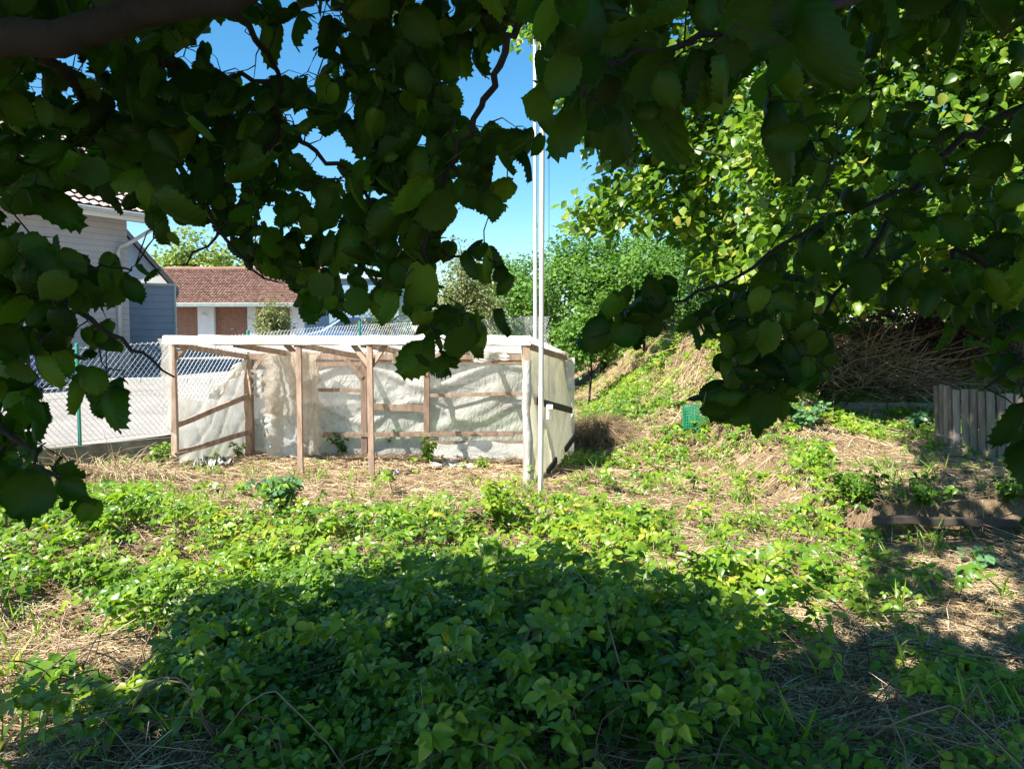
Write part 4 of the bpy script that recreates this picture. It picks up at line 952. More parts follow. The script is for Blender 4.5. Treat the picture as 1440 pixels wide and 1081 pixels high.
plant('bramble_bush', 'bramble shoots in the back left corner inside the greenhouse', 335, 645, .3, .18, 80, .055, 'bramble', LEAFLET, 6, .3, .8)
plant('leafy_weed', 'little weed near the right end of the greenhouse floor', 680, 660, .22, .12, 40, .055, 'bramble', LEAFLET, 5, .3, .8)
plant('bramble_bush', 'dark green bramble bush on the edge of the raised bed', 1205, 712, .42, .40, 420, .055, 'bramble', LEAFLET, 16, 0, .55)
plant('bramble_bush', 'bright bramble clump in front of the mast base', 700, 735, .42, .50, 520, .06, 'bramble', LEAFLET, 18, .45, .95)
plant('bramble_bush', 'green bramble clump left of the kerb beneath the hanging leaves', 1130, 605, .5, .4, 260, .075, 'blue_leaf', MIDLEAF, 10, .3, 1)
plant('bramble_bush', 'bramble shoots growing up through the green netting', 985, 612, .32, .26, 130, .06, 'bramble', LEAFLET, 9, .3, .9)
plant('leafy_weed', 'low weed clump at the foot of the slat palisade', 1290, 605, .3, .25, 110, .09, 'blue_leaf', MIDLEAF, 7)
plant('bramble_bush', 'brambles trailing over the old timber edging at right', 1300, 712, .26, .36, 260, .06, 'bramble', LEAFLET, 9, 0, .5)
plant('bramble_bush', 'dark brambles hanging over the right end of the timber edging', 1415, 708, .26, .34, 230, .06, 'bramble', LEAFLET, 9, 0, .5)
plant('leafy_weed', 'broad-leaved weed by the sunny bare patch at right', 1395, 805, .2, .2, 50, .075, 'blue_leaf', MIDLEAF, 6)
# heap of dead grass beside the greenhouse end
def heap(name, label, cat, c, rx, ry, hz, n, L_, mat, tlo, thi, rr=.003, part='stalks', drop=.9):
    t = thing(name, label, cat, tuple(c)); lv = Leaves()
    a = rng.uniform(0, 2 * np.pi, n); q = np.sqrt(rng.uniform(0, 1, n)); x = c[0] + rx * q * np.cos(a); y = c[1] + ry * q * np.sin(a)
    top = h(x, y) + hz * np.sqrt(np.clip(1 - q ** 2, 0, 1)) * rng.uniform(.35, 1.0, n)
    A = np.stack([x, y, top], 1); d = np.stack([np.cos(a) * q + rng.normal(0, .5, n), np.sin(a) * q + rng.normal(0, .5, n), rng.normal(-.25 * drop, .35, n)], 1)
    d /= np.linalg.norm(d, axis=1, keepdims=True); Ls = rng.gamma(4, L_ / 4, n); B = A + d * Ls[:, None]; B[:, 2] = np.maximum(B[:, 2], h(B[:, 0], B[:, 1]) + .01)
    mid = (A + B) / 2 + rnd(n, .02) + np.array([0, 0, .05])
    lv.sticks(A, B, rr * rng.uniform(.6, 1.5, n), rr * .5, np.clip(rng.uniform(tlo, thi, n), 0, 1), mid); lv.build(part, M[mat], t); return t
hp_ = np.array([1.30, 12.0, hf(1.30, 12.0)])
heap('dead_grass_heap', 'shaggy heap of dead grass shaded by the greenhouse end', 'grass heap', hp_, .50, .45, .45, 2600, .26, 'straw', .05, .6)
bp0 = np.array([6.0, 13.7, hf(6.0, 13.7)])
heap('brush_pile', 'heap of bare cut branches behind the concrete kerb', 'brush pile', bp0, 1.7, .8, 1.25, 900, .85, 'straw', .25, .8, .009, 'branches', -.3)
hp2 = W(150, 655, 9.3); hp2[2] = hf(hp2[0], hp2[1])
heap('brush_pile', 'low tangle of dry bramble stems against the concrete fence wall', 'brush pile', hp2, .9, .35, .24, 900, .28, 'straw', .35, .9, .004, 'branches', .5)
def stick(label, pts, r_, t=.8):
    P_ = [np.array(p) for p in pts]; o = MB().tube(P_, [r_, r_ * .9, r_ * .6] if len(P_) == 3 else r_, 7, t=t).build('stick', M['cane'], smooth=True); tag(o, label, 'stick')
a = ground_at(160, 671); b = W(207, 629, 9.6); stick('pale bent stick leaning on the concrete fence wall', [a + [0, 0, .01], (a + b) / 2 + [0.05, 0, -.02], b], .014, .95)
a = ground_at(528, 636); b = W(553, 690, 8.8); stick('thin pale stick leaning near the third greenhouse post', [W(528, 637, 9.75), W(541, 655, 9.4), ground_at(552, 700)], .007, .95)
a = ground_at(86, 660); stick('short pale stake leaning below the green fence post', [a, (a + W(80, 640, 9.1)) / 2, W(78, 640, 9.1)], .016, .95)

# ================================================================== TREES
def crown_tree(name, label, base, crown, nclump, nleaf, size, mat, trunk_r=.08, tpl=QUAD, csig=.28, tint=(.15, .95), shell=.55, trunk_mat='bark', cat='tree', group=None, up=.7, limbs=14):
    base = np.array(base, float); c, rx, ry, rz = np.array(crown[0], float), *crown[1:]
    t = thing(name, label, cat, tuple(base), group)
    d = rnd(nclump); d /= np.linalg.norm(d, axis=1, keepdims=True); rad = rng.uniform(shell, 1, nclump) ** .8
    rad *= 1 + .16 * np.sin(d[:, 0] * 5 + d[:, 2] * 3) + .12 * np.sin(d[:, 1] * 7 - d[:, 2] * 6)
    cc = c + d * rad[:, None] * np.array([rx, ry, rz])
    k = nleaf; ci = rng.integers(0, nclump, k); csz = rng.uniform(.6, 1.4, nclump) * csig
    pos = cc[ci] + rnd(k) * csz[ci][:, None] * np.array([1, 1, .75])
    outw = (pos - c) / np.array([rx, ry, rz]); nr = outw * .5 + np.array([0, 0, up]) + rnd(k, .55)
    tp = rnd(k) + np.array([0, 0, -.4]) + outw * .4
    ct_ = rng.uniform(tint[0], tint[1], nclump)
    Leaves().add(tpl, pos, nr, tp, size * rng.uniform(.6, 1.3, k), np.clip(ct_[ci] + rng.normal(0, .15, k), 0, 1)).build('crown', M[mat], t)
    tr = MB(); ctop = c + np.array([0, 0, .3 * rz]); mid_ = (base + ctop) / 2 + np.array([random.uniform(-.1, .1), 0, 0])
    tr.tube([base - [0, 0, .15], base * .7 + mid_ * .3, mid_, ctop], [trunk_r * 1.25, trunk_r, trunk_r * .75, trunk_r * .25], 9)
    for i in range(min(limbs, nclump)):
        q = random.uniform(.25, .95); s0 = mid_ + (ctop - mid_) * q if q > .4 else base + (mid_ - base) * (q + .5)
        e = cc[i]; m_ = (s0 + e) / 2 + np.array([0, 0, .1 * rz]); tr.tube([s0, m_, e], [trunk_r * .45, trunk_r * .25, trunk_r * .08], 5)
    tr.build('trunk', M[trunk_mat], t, smooth=True); return t
def tz(x, y): return hf(x, y)
def bt_(name, label, u, Y, vtop, vbot, wpx, depth, **kw):
    """a tree whose crown spans picture rows vtop..vbot at distance Y"""
    a = W(u, vtop, Y); b = W(u, vbot, Y); c = (a + b) / 2; rz = (a[2] - b[2]) / 2; rx = wpx / 2 / F * Y
    crown_tree(name, label, (c[0], Y, tz(c[0], Y) if a[0] > float(xfence(Y)) else float(lotz(0, Y))), (c, rx, depth, rz), **kw)
HG = 'dense green trees behind the mast'
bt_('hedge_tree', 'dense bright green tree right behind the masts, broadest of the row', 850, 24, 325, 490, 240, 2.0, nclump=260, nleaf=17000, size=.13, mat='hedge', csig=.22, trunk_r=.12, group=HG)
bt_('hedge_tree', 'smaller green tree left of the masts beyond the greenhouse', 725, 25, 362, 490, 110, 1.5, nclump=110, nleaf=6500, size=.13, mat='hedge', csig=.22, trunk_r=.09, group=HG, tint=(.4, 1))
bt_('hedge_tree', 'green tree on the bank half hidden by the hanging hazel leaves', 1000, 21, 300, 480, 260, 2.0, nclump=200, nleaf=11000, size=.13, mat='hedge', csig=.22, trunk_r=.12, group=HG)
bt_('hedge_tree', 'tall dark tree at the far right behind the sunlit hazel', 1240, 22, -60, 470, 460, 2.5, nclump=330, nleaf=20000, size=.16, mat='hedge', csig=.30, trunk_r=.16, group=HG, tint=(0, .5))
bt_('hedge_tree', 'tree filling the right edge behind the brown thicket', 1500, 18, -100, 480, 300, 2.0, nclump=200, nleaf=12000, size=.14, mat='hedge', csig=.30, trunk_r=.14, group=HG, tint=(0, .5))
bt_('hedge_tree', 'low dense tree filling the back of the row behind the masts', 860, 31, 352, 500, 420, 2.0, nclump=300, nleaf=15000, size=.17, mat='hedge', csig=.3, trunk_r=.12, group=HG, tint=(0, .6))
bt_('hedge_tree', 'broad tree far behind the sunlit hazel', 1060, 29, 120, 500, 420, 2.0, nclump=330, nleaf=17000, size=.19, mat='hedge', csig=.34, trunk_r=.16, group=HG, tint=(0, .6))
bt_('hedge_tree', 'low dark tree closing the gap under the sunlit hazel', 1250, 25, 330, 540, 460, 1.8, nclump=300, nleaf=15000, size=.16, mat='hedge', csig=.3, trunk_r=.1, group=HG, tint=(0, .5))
bt_('shrub', 'bushy green shrub on the flank of the bank behind the greenhouse end', 828, 17.5, 440, 512, 90, .8, nclump=90, nleaf=4200, size=.10, mat='hedge', csig=.16, trunk_r=.03, shell=.15, cat='shrub', tint=(.3, 1))
bt_('shrub', 'yellowish shrub at the top of the bank beside the green hedge', 905, 18.5, 425, 480, 110, .8, nclump=90, nleaf=4200, size=.10, mat='pale_leaf', csig=.16, trunk_r=.03, shell=.15, cat='shrub', tint=(.2, .8))
bt_('fruit_tree', 'sparse pale-leaved young tree beyond the greenhouse roof', 655, 18.8, 345, 500, 130, 1.2, nclump=120, nleaf=5200, size=.085, mat='pale_leaf', csig=.2, trunk_r=.05, shell=.2, limbs=30)
bt_('fruit_tree', 'gnarled pale branched bush before the blue car', 545, 19.5, 425, 495, 130, .9, nclump=60, nleaf=1500, size=.08, mat='pale_leaf', csig=.16, trunk_r=.05, shell=.2, limbs=30)
bt_('sapling', 'thin pale sapling spire above the greenhouse', 650, 20.5, 300, 460, 40, .5, nclump=50, nleaf=900, size=.08, mat='pale_leaf', csig=.13, trunk_r=.03, shell=.1, limbs=30)
bt_('broadleaf_tree', 'yellow-green tree behind the left end of the garage roof', 275, 58, 330, 440, 130, 3, nclump=120, nleaf=6000, size=.32, mat='yellow_leaf', csig=.55, trunk_r=.25)
bt_('broadleaf_tree', 'yellow-green tree behind the right end of the garage roof', 400, 62, 345, 450, 130, 3, nclump=120, nleaf=6000, size=.32, mat='yellow_leaf', csig=.55, trunk_r=.25)
bt_('bamboo_bush', 'light green feathery bush in front of the garage doors', 383, 36, 422, 495, 56, .9, nclump=90, nleaf=5000, size=.17, mat='pale_leaf', csig=.2, trunk_r=.03, tpl=NARROW, shell=.1, cat='bush', limbs=30)
bt_('brown_thicket', 'dark thicket of dead brown leaves behind the palisade', 1335, 15.2, 370, 570, 330, 1.0, nclump=260, nleaf=13000, size=.075, mat='dead_leaf', csig=.2, trunk_r=.05, tpl=QUAD, shell=.2, cat='thicket', limbs=60)
bt_('brown_thicket', 'reddish-brown thicket between the bank and the hanging leaves', 1130, 15.4, 400, 570, 220, .8, nclump=150, nleaf=4500, size=.075, mat='dead_leaf', csig=.22, trunk_r=.05, tpl=QUAD, shell=.2, cat='thicket', tint=(.5, 1), limbs=60)

# ------------------------------------------------ the sunlit hazel at the right, 8 m away
lt_ = thing('hazel_tree', 'sunlit hazel with bright leaves filling the right behind the dark boughs', 'tree', (9.6, 12.2, hf(9.6, 12.2)))
TL = [(722, 70), (745, 60), (765, 130), (800, 185), (840, 235), (785, 285), (790, 320), (850, 335), (905, 320), (950, 345), (985, 395), (1010, 445), (1080, 470), (1180, 440), (1260, 430), (1460, 440), (1560, 400), (1600, -300), (800, -300), (725, 10)]
k = 1050; us = rng.uniform(715, 1600, 12000); vs_ = rng.uniform(-300, 470, 12000); ok = inpoly(TL, us, vs_); us, vs_ = us[ok][:k], vs_[ok][:k]; k = len(us)
Yc = np.where(us < 1060, rng.uniform(13.2, 15.6, k), rng.uniform(10.4, 13.4, k)); cc = np.array([W(a, b, c_) for a, b, c_ in zip(us, vs_, Yc)])
n_ = 43000; ci = rng.integers(0, k, n_); pos = cc[ci] + rnd(n_) * np.array([.24, .24, .19])
uu, vv, zz = project(pos); ok = inpoly(TL, uu + rng.normal(0, 6, n_), vv + rng.normal(0, 6, n_)); 
edge = (uu < 900) & (rng.uniform(0, 1, n_) < .25); ok &= ~edge
pos = pos[ok]; ci = ci[ok]; n_ = len(pos)
nr = np.array([-.35, -.35, .75]) + rnd(n_, .45); tp = np.array([-.25, -.15, -.75]) + rnd(n_, .55)
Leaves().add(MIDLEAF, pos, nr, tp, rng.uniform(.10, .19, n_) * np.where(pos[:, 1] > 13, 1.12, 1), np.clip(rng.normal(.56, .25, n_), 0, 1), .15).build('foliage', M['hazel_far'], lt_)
tr = MB(); b0 = np.array([9.6, 12.2, hf(9.6, 12.2) - .1])
for i in range(6):
    e = np.array([random.uniform(1.6, 8.5), random.uniform(10.8, 12.4), random.uniform(4.6, 7.5)]); m_ = (b0 + e) / 2 + np.array([random.uniform(.3, .9), 0, 1.1])
    st_ = b0 + np.array([random.uniform(-.25, .25), random.uniform(-.25, .25), 0]); tr.tube([st_, (st_ + m_) / 2 + [.05, 0, .1], m_, (m_ + e) / 2 + [0, 0, .1], e], [.055, .045, .034, .02, .008], 7)
nodes_ = np.array([p for p in tr.v])
for i in rng.permutation(k)[:240]:
    dd = np.linalg.norm(nodes_ - cc[i], axis=1); j = int(np.argmin(dd + 3 * (nodes_[:, 2] < 1.2)))
    a = nodes_[j]; 
    if dd[j] > 2.2: continue
    tr.tube([a, (a + cc[i]) / 2 + [0, 0, .06], cc[i]], [.011, .007, .003], 5, cap=False); nodes_ = np.vstack([nodes_, [(a + cc[i]) / 2, cc[i]]])
tr.build('stems', M['bark'], lt_, smooth=True)

# ------------------------------------------------ the two dark hazels above the camera
class Twigs:
    """limbs drawn as polylines; every leaf is then joined to the nearest wood by its own twig"""
    def __init__(s): s.mb = MB(); s.N = []
    def limb(s, pts, r0, r1, n=8):
        P_ = []
        for a, b in zip(pts[:-1], pts[1:]):
            for q in (0, .25, .5, .75): P_.append(a * (1 - q) + b * q + rnd(1, .006)[0])
        P_.append(pts[-1]); m_ = len(P_)
        s.mb.tube(P_, [r0 + (r1 - r0) * i / (m_ - 1) for i in range(m_)], n); s.N += P_
    def join(s, pts, r0=.0028, cap=9.0):
        Nn = np.zeros((len(s.N) + 4 * len(pts) + 10, 3)); cnt = len(s.N); Nn[:cnt] = np.array(s.N)
        d0 = np.array([np.min(((Nn[:cnt] - p) ** 2).sum(1)) for p in pts]); done = []
        for i in np.argsort(d0):
            p = pts[i]; D = ((Nn[:cnt] - p) ** 2).sum(1); j = int(np.argmin(D)); L_ = math.sqrt(D[j])
            if L_ > cap: continue
            a = Nn[j]; m1 = a * .66 + p * .34 + rnd(1, L_ * .07)[0] + [0, 0, L_ * .07]; m2 = a * .33 + p * .67 + rnd(1, L_ * .07)[0] + [0, 0, L_ * .06]
            rr = r0 * (.55 + min(1.6, L_ * 1.6)); s.mb.tube([a, m1, m2, p], [rr, rr * .8, rr * .6, rr * .4], 4, cap=False)
            Nn[cnt] = m1; Nn[cnt + 1] = m2; cnt += 2
            if L_ > .12: Nn[cnt] = p; cnt += 1
            done.append(i)
        s.N = list(Nn[:cnt]); return done
def px(*p): return [W(u, v, y) for u, v, y in p]

# layout of the dark foliage (outline) and of the gaps in it
LEFT = [ [(0, 0), (760, 0), (735, 25), (700, 60), (648, 95), (640, 130), (650, 165), (690, 178), (750, 175), (768, 190), (752, 235), (715, 220), (690, 240), (722, 262), (718, 290), (690, 305), (655, 290), (640, 275), (635, 320), (640, 380), (600, 415), (560, 440), (520, 440), (470, 440), (430, 446), (416, 436), (408, 405), (388, 376), (345, 366), (318, 345), (300, 325), (250, 315), (212, 335), (203, 294), (150, 278), (95, 270), (62, 280), (68, 316), (40, 298), (0, 298)],
         [(240, 362), (272, 372), (262, 402), (236, 392)],
         [(205, 300), (245, 305), (253, 350), (225, 352), (205, 330)],
         [(0, 335), (50, 332), (90, 340), (110, 365), (145, 362), (170, 365), (195, 410), (190, 425), (130, 430), (85, 420), (85, 440), (0, 450)],
         [(182, 368), (220, 366), (215, 395), (190, 398)],
         [(0, 430), (90, 440), (140, 445), (180, 480), (170, 500), (130, 500), (110, 505), (60, 530), (65, 600), (45, 610), (65, 650), (100, 670), (140, 695), (142, 728), (110, 730), (70, 712), (30, 735), (0, 735)],
         [(110, 520), (160, 512), (176, 530), (165, 570), (138, 578), (112, 555)], [(195, 518), (225, 525), (250, 552), (215, 538)], [(145, 470), (185, 500), (180, 515), (150, 495)],
         [(565, 420), (640, 420), (645, 440), (700, 455), (715, 470), (690, 470), (660, 478), (690, 505), (680, 522), (650, 505), (600, 525), (580, 520), (568, 495), (595, 470), (560, 445)],
         [(655, 335), (690, 340), (722, 380), (722, 400), (690, 405), (660, 390), (650, 350)], [(628, 430), (665, 438), (700, 440), (712, 465), (660, 462)] ]
LHOLE = [ [(293, 42), (365, 42), (370, 60), (402, 55), (408, 25), (432, 35), (440, 0), (470, 0), (455, 30), (440, 60), (448, 95), (436, 112), (400, 105), (370, 118), (335, 112), (330, 88), (312, 92), (296, 105)],
          [(410, 185), (450, 180), (500, 190), (510, 225), (480, 232), (450, 262), (436, 240), (415, 215)], [(358, 288), (396, 292), (392, 322), (372, 318)], [(414, 262), (446, 268), (440, 292), (420, 288)], [(465, 285), (488, 290), (480, 310)],
          [(630, 225), (652, 238), (645, 262), (625, 245)], [(688, 8), (708, 5), (705, 30), (694, 22)], [(70, 75), (110, 70), (135, 105), (150, 125), (140, 128), (85, 90)], [(125, 142), (142, 142), (138, 156)], [(180, 180), (200, 186), (198, 196)], [(236, 62), (262, 82), (250, 95), (208, 98)],
          [(30, 110), (62, 118), (72, 134), (45, 142)], [(44, 175), (64, 178), (60, 186)], [(586, 175), (602, 170), (600, 190)], [(376, 168), (384, 164), (384, 180)], [(462, 396), (486, 400), (484, 412), (464, 412)] ]
RIGHT = [ [(745, 0), (1440, 0), (1440, 45), (1330, 60), (1250, 90), (1180, 110), (1130, 180), (1095, 195), (1050, 150), (1000, 165), (960, 130), (935, 172), (880, 170), (810, 182), (765, 130), (755, 60)],
          [(1090, 150), (1180, 120), (1260, 130), (1440, 150), (1440, 560), (1400, 520), (1370, 560), (1355, 480), (1300, 430), (1250, 480), (1190, 520), (1140, 540), (1095, 590), (1050, 605), (1010, 592), (965, 560), (985, 535), (1030, 500), (1050, 460), (1070, 400), (1080, 330), (1150, 280), (1100, 220)],
          [(800, 468), (850, 450), (852, 418), (905, 398), (968, 392), (962, 430), (925, 465), (880, 482), (842, 492), (815, 485)],
          [(945, 455), (1010, 420), (1060, 380), (1120, 330), (1110, 430), (1040, 470), (985, 480)], [(725, 0), (800, 0), (800, 60), (770, 120), (778, 190), (740, 200), (725, 160), (745, 120)], [(944, 538), (966, 536), (955, 548)] ]
RHOLE = [ [(880, 20), (905, 30), (895, 55), (870, 40)], [(960, 10), (990, 20), (985, 50), (960, 40)], [(1060, 60), (1090, 80), (1070, 130), (1040, 120)], [(1130, 20), (1150, 40), (1140, 80)], [(1330, 110), (1440, 80), (1440, 150), (1350, 190)],
          [(1140, 400), (1190, 395), (1200, 430), (1150, 450)], [(1200, 440), (1290, 430), (1340, 470), (1300, 540), (1220, 520), (1180, 500)], [(1300, 500), (1370, 500), (1340, 560), (1300, 560)], [(1080, 470), (1110, 470), (1100, 520)], [(1180, 220), (1240, 200), (1230, 260), (1190, 270)], [(1010, 140), (1050, 120), (1050, 160)]]
def fill(polys, holes, depth, size, target, layers, sparse=None):
    mk = mask(*polys); ho = mask(*holes) if holes else np.zeros_like(mk); mk &= ~ho
    out = []
    for L_ in range(layers):
        cov = np.zeros_like(mk); tries = 0
        tgt = target if L_ == 0 else target * .62
        while tries < 6000:
            tries += 1
            un = np.argwhere(mk & ~cov)
            if len(un) < (1 - tgt) * mk.sum(): break
            r_, c_ = un[rng.integers(len(un))]; u, v = (c_ + rng.uniform()) * CELL, (r_ + rng.uniform()) * CELL
            lo, hi = depth(u, v); d = rng.uniform(lo, hi) + (.25 * L_ * rng.uniform(.5, 1.5)); s_ = rng.uniform(*size) * (1.0 if rng.uniform() > .3 else rng.uniform(.5, .8)); rp = .46 * s_ * F / d
            disc = (gx - u) ** 2 + (gy - v) ** 2 < (rp * 1.05) ** 2
            tot = disc.sum(); bad = (disc & ~mk).sum(); edge_out = rp > min(u, GW * CELL - u, 1e9) or v < rp
            if tot == 0: disc[r_, c_] = True
            elif bad / tot > (.15 if L_ == 0 else .10):
                s_ = .055; rp = .46 * s_ * F / d; disc = (gx - u) ** 2 + (gy - v) ** 2 < (rp * 1.05) ** 2
                if (disc & ~mk).sum() / max(1, disc.sum()) > .2: cov[r_, c_] = True; continue
            cov |= (gx - u) ** 2 + (gy - v) ** 2 < (rp * .80) ** 2
            out.append((u, v, d, s_))
    return out
def leaf_set(items, bias):
    P_ = np.array([W(u, v, d) for u, v, d, s_ in items]); sz = np.array([i[3] for i in items]); k = len(P_)
    view = EYE - P_; view /= np.linalg.norm(view, axis=1, keepdims=True)
    sgn = np.where(rng.uniform(0, 1, k) < .5, 1, -1)[:, None]
    nr = view * sgn * .65 + np.array([0, 0, .4]) + rnd(k, .72)
    tp = np.array([0, 0, -.9]) + np.array(bias) * .5 + rnd(k, .6)
    Rm = frames(nr, tp); tdir = Rm[:, :, 1]
    base = P_ - tdir * (sz * .5)[:, None]
    return base, nr, tp, sz
# extra foliage just outside the frame (the boughs do not stop at the edge)
LEFT_OUT = [(-260, -260), (760, -260), (760, 0), (0, 0), (0, 735), (-260, 735)]
def rand_in(poly, n, dlo, dhi, size):
    o = []
    xs_ = [p[0] for p in poly]; ys_ = [p[1] for p in poly]
    while len(o) < n:
        u, v = rng.uniform(min(xs_), max(xs_)), rng.uniform(min(ys_), max(ys_))
        if inpoly(poly, np.array([u]), np.array([v]))[0]: o.append((u, v, rng.uniform(dlo, dhi), rng.uniform(*size)))
    return o

dl = lambda u, v: (1.45, 1.75) if (v > 300 and u < 260) else ((1.5, 1.85) if (u > 540 and v > 200) else (1.7, 2.5))
items = fill(LEFT, LHOLE, dl, (.045, .10), .90, 2) + rand_in(LEFT_OUT, 420, 1.6, 2.6, (.08, .12))
print('left leaves', len(items))
lb, ln_, ltp, lsz = leaf_set(items, (.2, 0, 0))
tw = Twigs()
lt1 = thing('hazel_tree', 'dark shaded hazel whose boughs hang across the top and left foreground', 'tree', (-3.0, .3, hf(-3.0, .3)))
TB = np.array([-3.0, .3, hf(-3.0, .3) - .1])
L1s = W(-200, 95, 1.75)
tw.limb([TB, TB + [.05, .1, .9], TB + [.2, .5, 1.7], np.array([-2.3, 1.3, 2.45]), L1s] + px((0, 58, 1.5), (150, 38, 1.5), (320, -5, 1.55), (560, -110, 1.7), (760, -160, 1.8)), .062, .016, 10)
tw.limb(px((40, 62, 1.55), (85, 92, 1.7), (140, 165, 2.05), (200, 222, 2.0), (262, 255, 1.95), (320, 335, 1.9), (372, 392, 1.85)), .013, .003, 6)
tw.limb(px((320, -5, 1.55), (352, 50, 1.8), (392, 100, 2.0), (388, 190, 2.0), (350, 270, 1.95), (300, 335, 1.9), (262, 372, 1.9)), .009, .0025, 6)
tw.limb(px((760, -160, 1.8), (745, 10, 1.75), (714, 60, 1.7), (690, 120, 1.68), (655, 190, 1.68), (628, 250, 1.66), (596, 320, 1.64), (600, 400, 1.62), (612, 470, 1.6)), .011, .0025, 6)
tw.limb(px((388, 170, 2.0), (440, 205, 1.95), (485, 240, 1.9), (540, 310, 1.85), (590, 345, 1.8), (640, 358, 1.75), (690, 366, 1.7)), .007, .002, 6)
tw.limb([np.array([-2.35, 1.5, 2.55])] + px((-150, 330, 1.7), (0, 385, 1.62), (60, 405, 1.6), (130, 448, 1.58), (180, 490, 1.56), (245, 530, 1.52)), .014, .002, 6)
tw.limb(px((-150, 330, 1.7), (-60, 540, 1.6), (10, 605, 1.55), (60, 660, 1.5), (110, 700, 1.48)), .009, .002, 6)
tw.limb(px((0, 385, 1.62), (60, 382, 1.62), (130, 372, 1.6), (185, 380, 1.6)), .005, .002, 6)
tw.limb(px((204, 80, 2.1), (250, 95, 2.1), (300, 105, 2.05), (380, 115, 2.0)), .012, .006, 6)
done = tw.join(lb)
_h = rng.uniform(0, 1, len(lb)) < .55; _t = np.clip(rng.normal(.46, .27, len(lb)), 0, .955)
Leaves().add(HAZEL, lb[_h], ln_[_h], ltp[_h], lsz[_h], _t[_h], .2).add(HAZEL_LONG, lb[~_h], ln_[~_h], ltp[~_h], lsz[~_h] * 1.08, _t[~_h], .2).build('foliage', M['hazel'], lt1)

def dr(u, v):
    if v < 200 and u < 1120: return (.95, 1.35)
    if u < 1000 and v > 380: return (1.7, 1.9)
    if v > 380: return (1.7, 2.3)
    return (1.9, 3.2)
items = fill([RIGHT[0], RIGHT[4]], RHOLE, dr, (.06, .11), .84, 2) + fill(RIGHT[2:4], None, dr, (.05, .10), .9, 2) + fill([RIGHT[1]], RHOLE, dr, (.045, .095), .70, 1) + fill([[(1010, 480), (1100, 430), (1180, 440), (1140, 540), (1095, 590), (1050, 605), (1010, 592), (975, 560), (1000, 530)]], None, dr, (.05, .10), .8, 2) + rand_in([(760, -200), (1700, -200), (1700, 700), (1445, 700), (1445, 0), (760, 0)], 420, 1.6, 2.8, (.08, .12))
print('right leaves', len(items))
rb, rn_, rtp, rsz = leaf_set(items, (-.5, 0, 0))
tw2 = Twigs()
rt1 = thing('hazel_tree', 'dark shaded hazel whose boughs hang in from the right edge', 'tree', (4.1, 1.5, hf(4.1, 1.5)))
TB2 = np.array([4.1, 1.5, hf(4.1, 1.5) - .1])
hub = np.array([3.2, 2.2, 2.9])
tw2.limb([TB2, TB2 + [-.05, .1, 1.1], TB2 + [-.3, .3, 2.0], hub], .08, .05, 10)
tw2.limb([hub] + px((1560, 95, 2.6), (1440, 150, 2.5), (1350, 192, 2.45), (1292, 262, 2.4), (1240, 330, 2.3), (1150, 450, 2.1), (1060, 560, 1.9)), .018, .003, 8)
tw2.limb([hub] + px((1600, 300, 2.4), (1440, 400, 2.2), (1345, 345, 2.2), (1330, 380, 2.15), (1270, 420, 2.1), (1200, 470, 2.05)), .014, .003, 6)
tw2.limb([hub, np.array([1.9, 1.7, 2.75])] + px((1300, -40, 1.5), (1160, 10, 1.35), (1080, 40, 1.28), (960, 60, 1.22), (840, 95, 1.15)), .014, .003, 6)
tw2.limb(px((1292, 262, 2.4), (1180, 300, 2.2), (1080, 360, 2.05), (1000, 405, 1.95), (920, 440, 1.85), (830, 476, 1.8)), .008, .002, 6)
tw2.limb([hub] + px((1560, 460, 2.1), (1440, 500, 1.95), (1385, 545, 1.9)), .01, .003, 6)
tw2.join(rb)
_h = rng.uniform(0, 1, len(rb)) < .55; _t = np.clip(rng.normal(.42, .26, len(rb)), 0, .955)
Leaves().add(HAZEL, rb[_h], rn_[_h], rtp[_h], rsz[_h], _t[_h], .2).add(HAZEL_LONG, rb[~_h], rn_[~_h], rtp[~_h], rsz[~_h] * 1.08, _t[~_h], .2).build('foliage', M['hazel'], rt1)

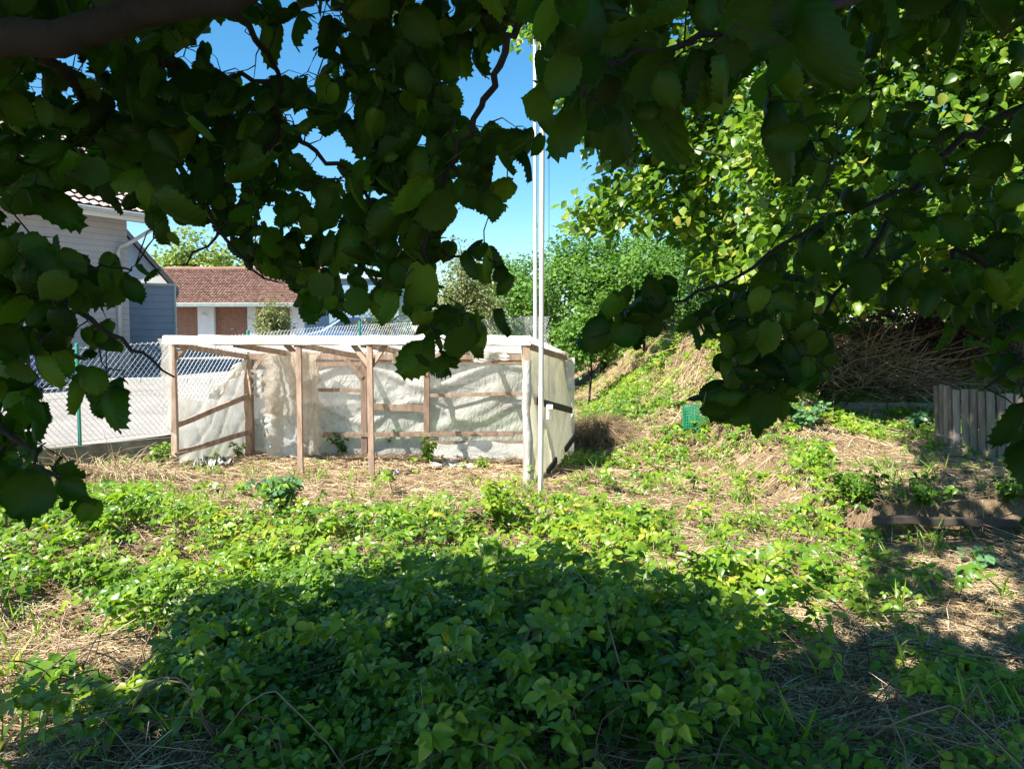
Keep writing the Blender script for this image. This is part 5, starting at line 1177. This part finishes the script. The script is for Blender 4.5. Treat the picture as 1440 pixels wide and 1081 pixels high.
# --- unseen rest of the two crowns, above and behind the camera, shaped to cast SHADE
SHADE = [(-700, 1900), (-700, 1130), (-120, 1075), (0, 1012), (70, 955), (140, 905), (230, 868), (330, 838), (480, 815), (560, 790), (700, 795), (850, 805), (1000, 835), (1090, 862), (1180, 855), (1235, 800), (1225, 745), (1240, 700), (1262, 650), (1300, 560), (1420, 515), (1800, 505), (2600, 1900)]
SPOTS = [ell(1385, 835, 62, 62), ell(1290, 690, 45, 12), ell(1230, 660, 60, 16), ell(1330, 770, 60, 10), ell(1420, 905, 40, 20), ell(1260, 840, 40, 20), ell(1175, 760, 50, 40)] + [ell(rng.uniform(60, 1440), rng.uniform(830, 1010), rng.uniform(14, 40), rng.uniform(6, 15)) for _ in range(46)]  # openings left in the added leaves for sun flecks
def shade_canopy(targets, n, zlo, zhi, margin=90):
    k = n * 3; t = targets[rng.integers(0, len(targets), k)] + rnd(k, .10)
    zt_ = rng.uniform(zlo, zhi, k); P_ = t + SUN * ((zt_ - t[:, 2]) / SUN[2])[:, None]
    u, v, z = project(P_); inside = (z > .1) & (u > -margin) & (u < 1440 + margin) & (v > -margin) & (v < 1081)
    g = P_ - SUN * ((P_[:, 2] - .15) / SUN[2])[:, None]; gu, gv, gz = project(g)
    ju = gu + 16 * np.sin(gv / 23) + rng.normal(0, 7, k); jv = gv + 8 + 20 * np.sin(gu / 47 + 1) + 15 * np.sin(gu / 19) + 9 * np.sin(gu / 9 + 2) + rng.normal(0, 5, k)
    dep = sum(inpoly(SHADE, ju, jv - o_).astype(float) for o_ in (0, 18, 36, 60)) / 4        # leaves thinned towards the drawn edge of the shade
    clump = .5 + .5 * np.sin(P_[:, 0] * 5.1 + 2 * np.sin(P_[:, 2] * 4.3)) * np.sin(P_[:, 1] * 5.7 + P_[:, 2] * 3.1)
    shade = (gz < .5) | (rng.uniform(0, 1, k) < np.where(dep > .9, 1, dep * np.where(clump > .45, 1.2, .25)))
    for s_ in SPOTS: shade &= ~inpoly(s_, gu, gv)
    near_eye = np.linalg.norm(P_ - EYE, axis=1) < .9
    return P_[(~inside) & shade & ~near_eye][:n]
gu = rng.uniform(-300, 1700, 30000); gv = rng.uniform(600, 1500, 30000); ok = inpoly(SHADE, gu, gv); gu, gv = gu[ok], gv[ok]
dgr = FWD[None] + ((CV - gv) / F)[:, None] * UP[None] + np.stack([(gu - CU) / F, 0 * gu, 0 * gu], 1)
tt_ = (.15 - EYE[2]) / dgr[:, 2]; GT = EYE + dgr * tt_[:, None]
ex = np.stack([rng.uniform(-4, 6, 6000), rng.uniform(-2, 3, 6000), np.full(6000, .1)], 1)
wx = rng.uniform(-4, 8, 60000); wy = rng.uniform(2, 13, 60000); wz = np.clip(h(wx, wy), 0, 1.2); pu, pv, pz_ = project(np.stack([wx, wy, 0 * wx + .15], 1)); kk = inpoly(SHADE, pu, pv); GW_ = np.stack([wx, wy, wz], 1)[kk]
pal_ = np.stack([rng.uniform(4.9, 6.8, 2500), rng.uniform(8.4, 10, 2500), rng.uniform(.3, 1.2, 2500)], 1)
T_all = np.vstack([pal_, GW_[rng.integers(0, len(GW_), 16000)], GT[rng.integers(0, len(GT), 9000)], ex[:3500], lb[rng.integers(0, len(lb), 4500)], rb[rng.integers(0, len(rb), 4500)]])
C_ = shade_canopy(T_all, 24000, 2.7, 7.5)
tw.limb([TB + [.2, .5, 1.7], np.array([-2.7, .8, 3.2]), np.array([-2.2, .9, 4.8]), np.array([-1.6, 1.2, 6.4])], .06, .012)
tw.limb([np.array([-2.7, .8, 3.2]), np.array([-1.4, -.2, 4.2]), np.array([-.4, -.6, 4.9])], .03, .008)
tw2.limb([hub, np.array([2.8, 2.0, 4.2]), np.array([2.3, 1.9, 5.6]), np.array([1.8, 2.0, 6.8])], .045, .01)
tw2.limb([np.array([2.8, 2.0, 4.2]), np.array([1.6, .6, 4.6]), np.array([.6, -.2, 4.9])], .025, .008)
lefty = C_[:, 0] < .4
for pts_, twg, th_ in ((C_[lefty], tw, lt1), (C_[~lefty], tw2, rt1)):
    k = len(pts_); nr = SUN * .6 + np.array([0, 0, .4]) + rnd(k, .4); tp = np.array([0, 0, -.5]) + rnd(k, .7)
    Leaves().add(MIDLEAF, pts_, nr, tp, rng.uniform(.10, .15, k), np.clip(rng.normal(.5, .2, k), 0, 1), .1).build('crown', M['hazel_far'], th_)  # unseen crown leaves, added where their shadow is wanted
    sub = pts_[rng.permutation(k)[:260]]; u, v, z = project(sub)
    twg.join(sub, .006, cap=2.5)
tw.mb.build('branches', M['bark'], lt1, smooth=True); tw2.mb.build('branches', M['bark'], rt1, smooth=True)
print('shade_canopy', len(C_))

# ================================================================== CAMERA, LIGHT, SKY
cam = bpy.data.cameras.new('camera'); co = bpy.data.objects.new('camera', cam); COL.objects.link(co)
co.location = EYE; co.rotation_euler = (math.pi / 2 - PITCH, 0, 0); cam.sensor_width = 36; cam.lens = 36 * F / 1440; cam.clip_start = .05; cam.clip_end = 2000
S.camera = co
sl = bpy.data.lights.new('sun', 'SUN'); so = bpy.data.objects.new('sun', sl); COL.objects.link(so); sl.energy = 5.0; sl.angle = R(.53); sl.color = (1, .95, .86)
so.rotation_euler = Vector(SUN).to_track_quat('Z', 'Y').to_euler()
Wd = bpy.data.worlds.new('World'); S.world = Wd; Wd.use_nodes = True; nt = Wd.node_tree
sk = nt.nodes.new('ShaderNodeTexSky'); sk.sky_type = 'NISHITA'; sk.sun_disc = False
sk.sun_elevation = math.asin(SUN[2]); sk.sun_rotation = math.atan2(SUN[0], SUN[1]); sk.air_density = 1.0; sk.dust_density = .2; sk.ozone_density = 2.5
hs_ = nt.nodes.new('ShaderNodeHueSaturation'); hs_.inputs['Saturation'].default_value = 1.32; hs_.inputs['Hue'].default_value = .49
nt.links.new(sk.outputs[0], hs_.inputs['Color']); nt.links.new(hs_.outputs[0], nt.nodes['Background'].inputs[0]); nt.nodes['Background'].inputs[1].default_value = .073
S.view_settings.view_transform = 'Standard'; S.view_settings.look = 'None'; S.view_settings.exposure = 1.6; S.view_settings.gamma = 1
S.cycles.max_bounces = 8; S.cycles.diffuse_bounces = 4; S.cycles.glossy_bounces = 3; S.cycles.transmission_bounces = 5; S.cycles.transparent_max_bounces = 10
S.cycles.use_denoising = True
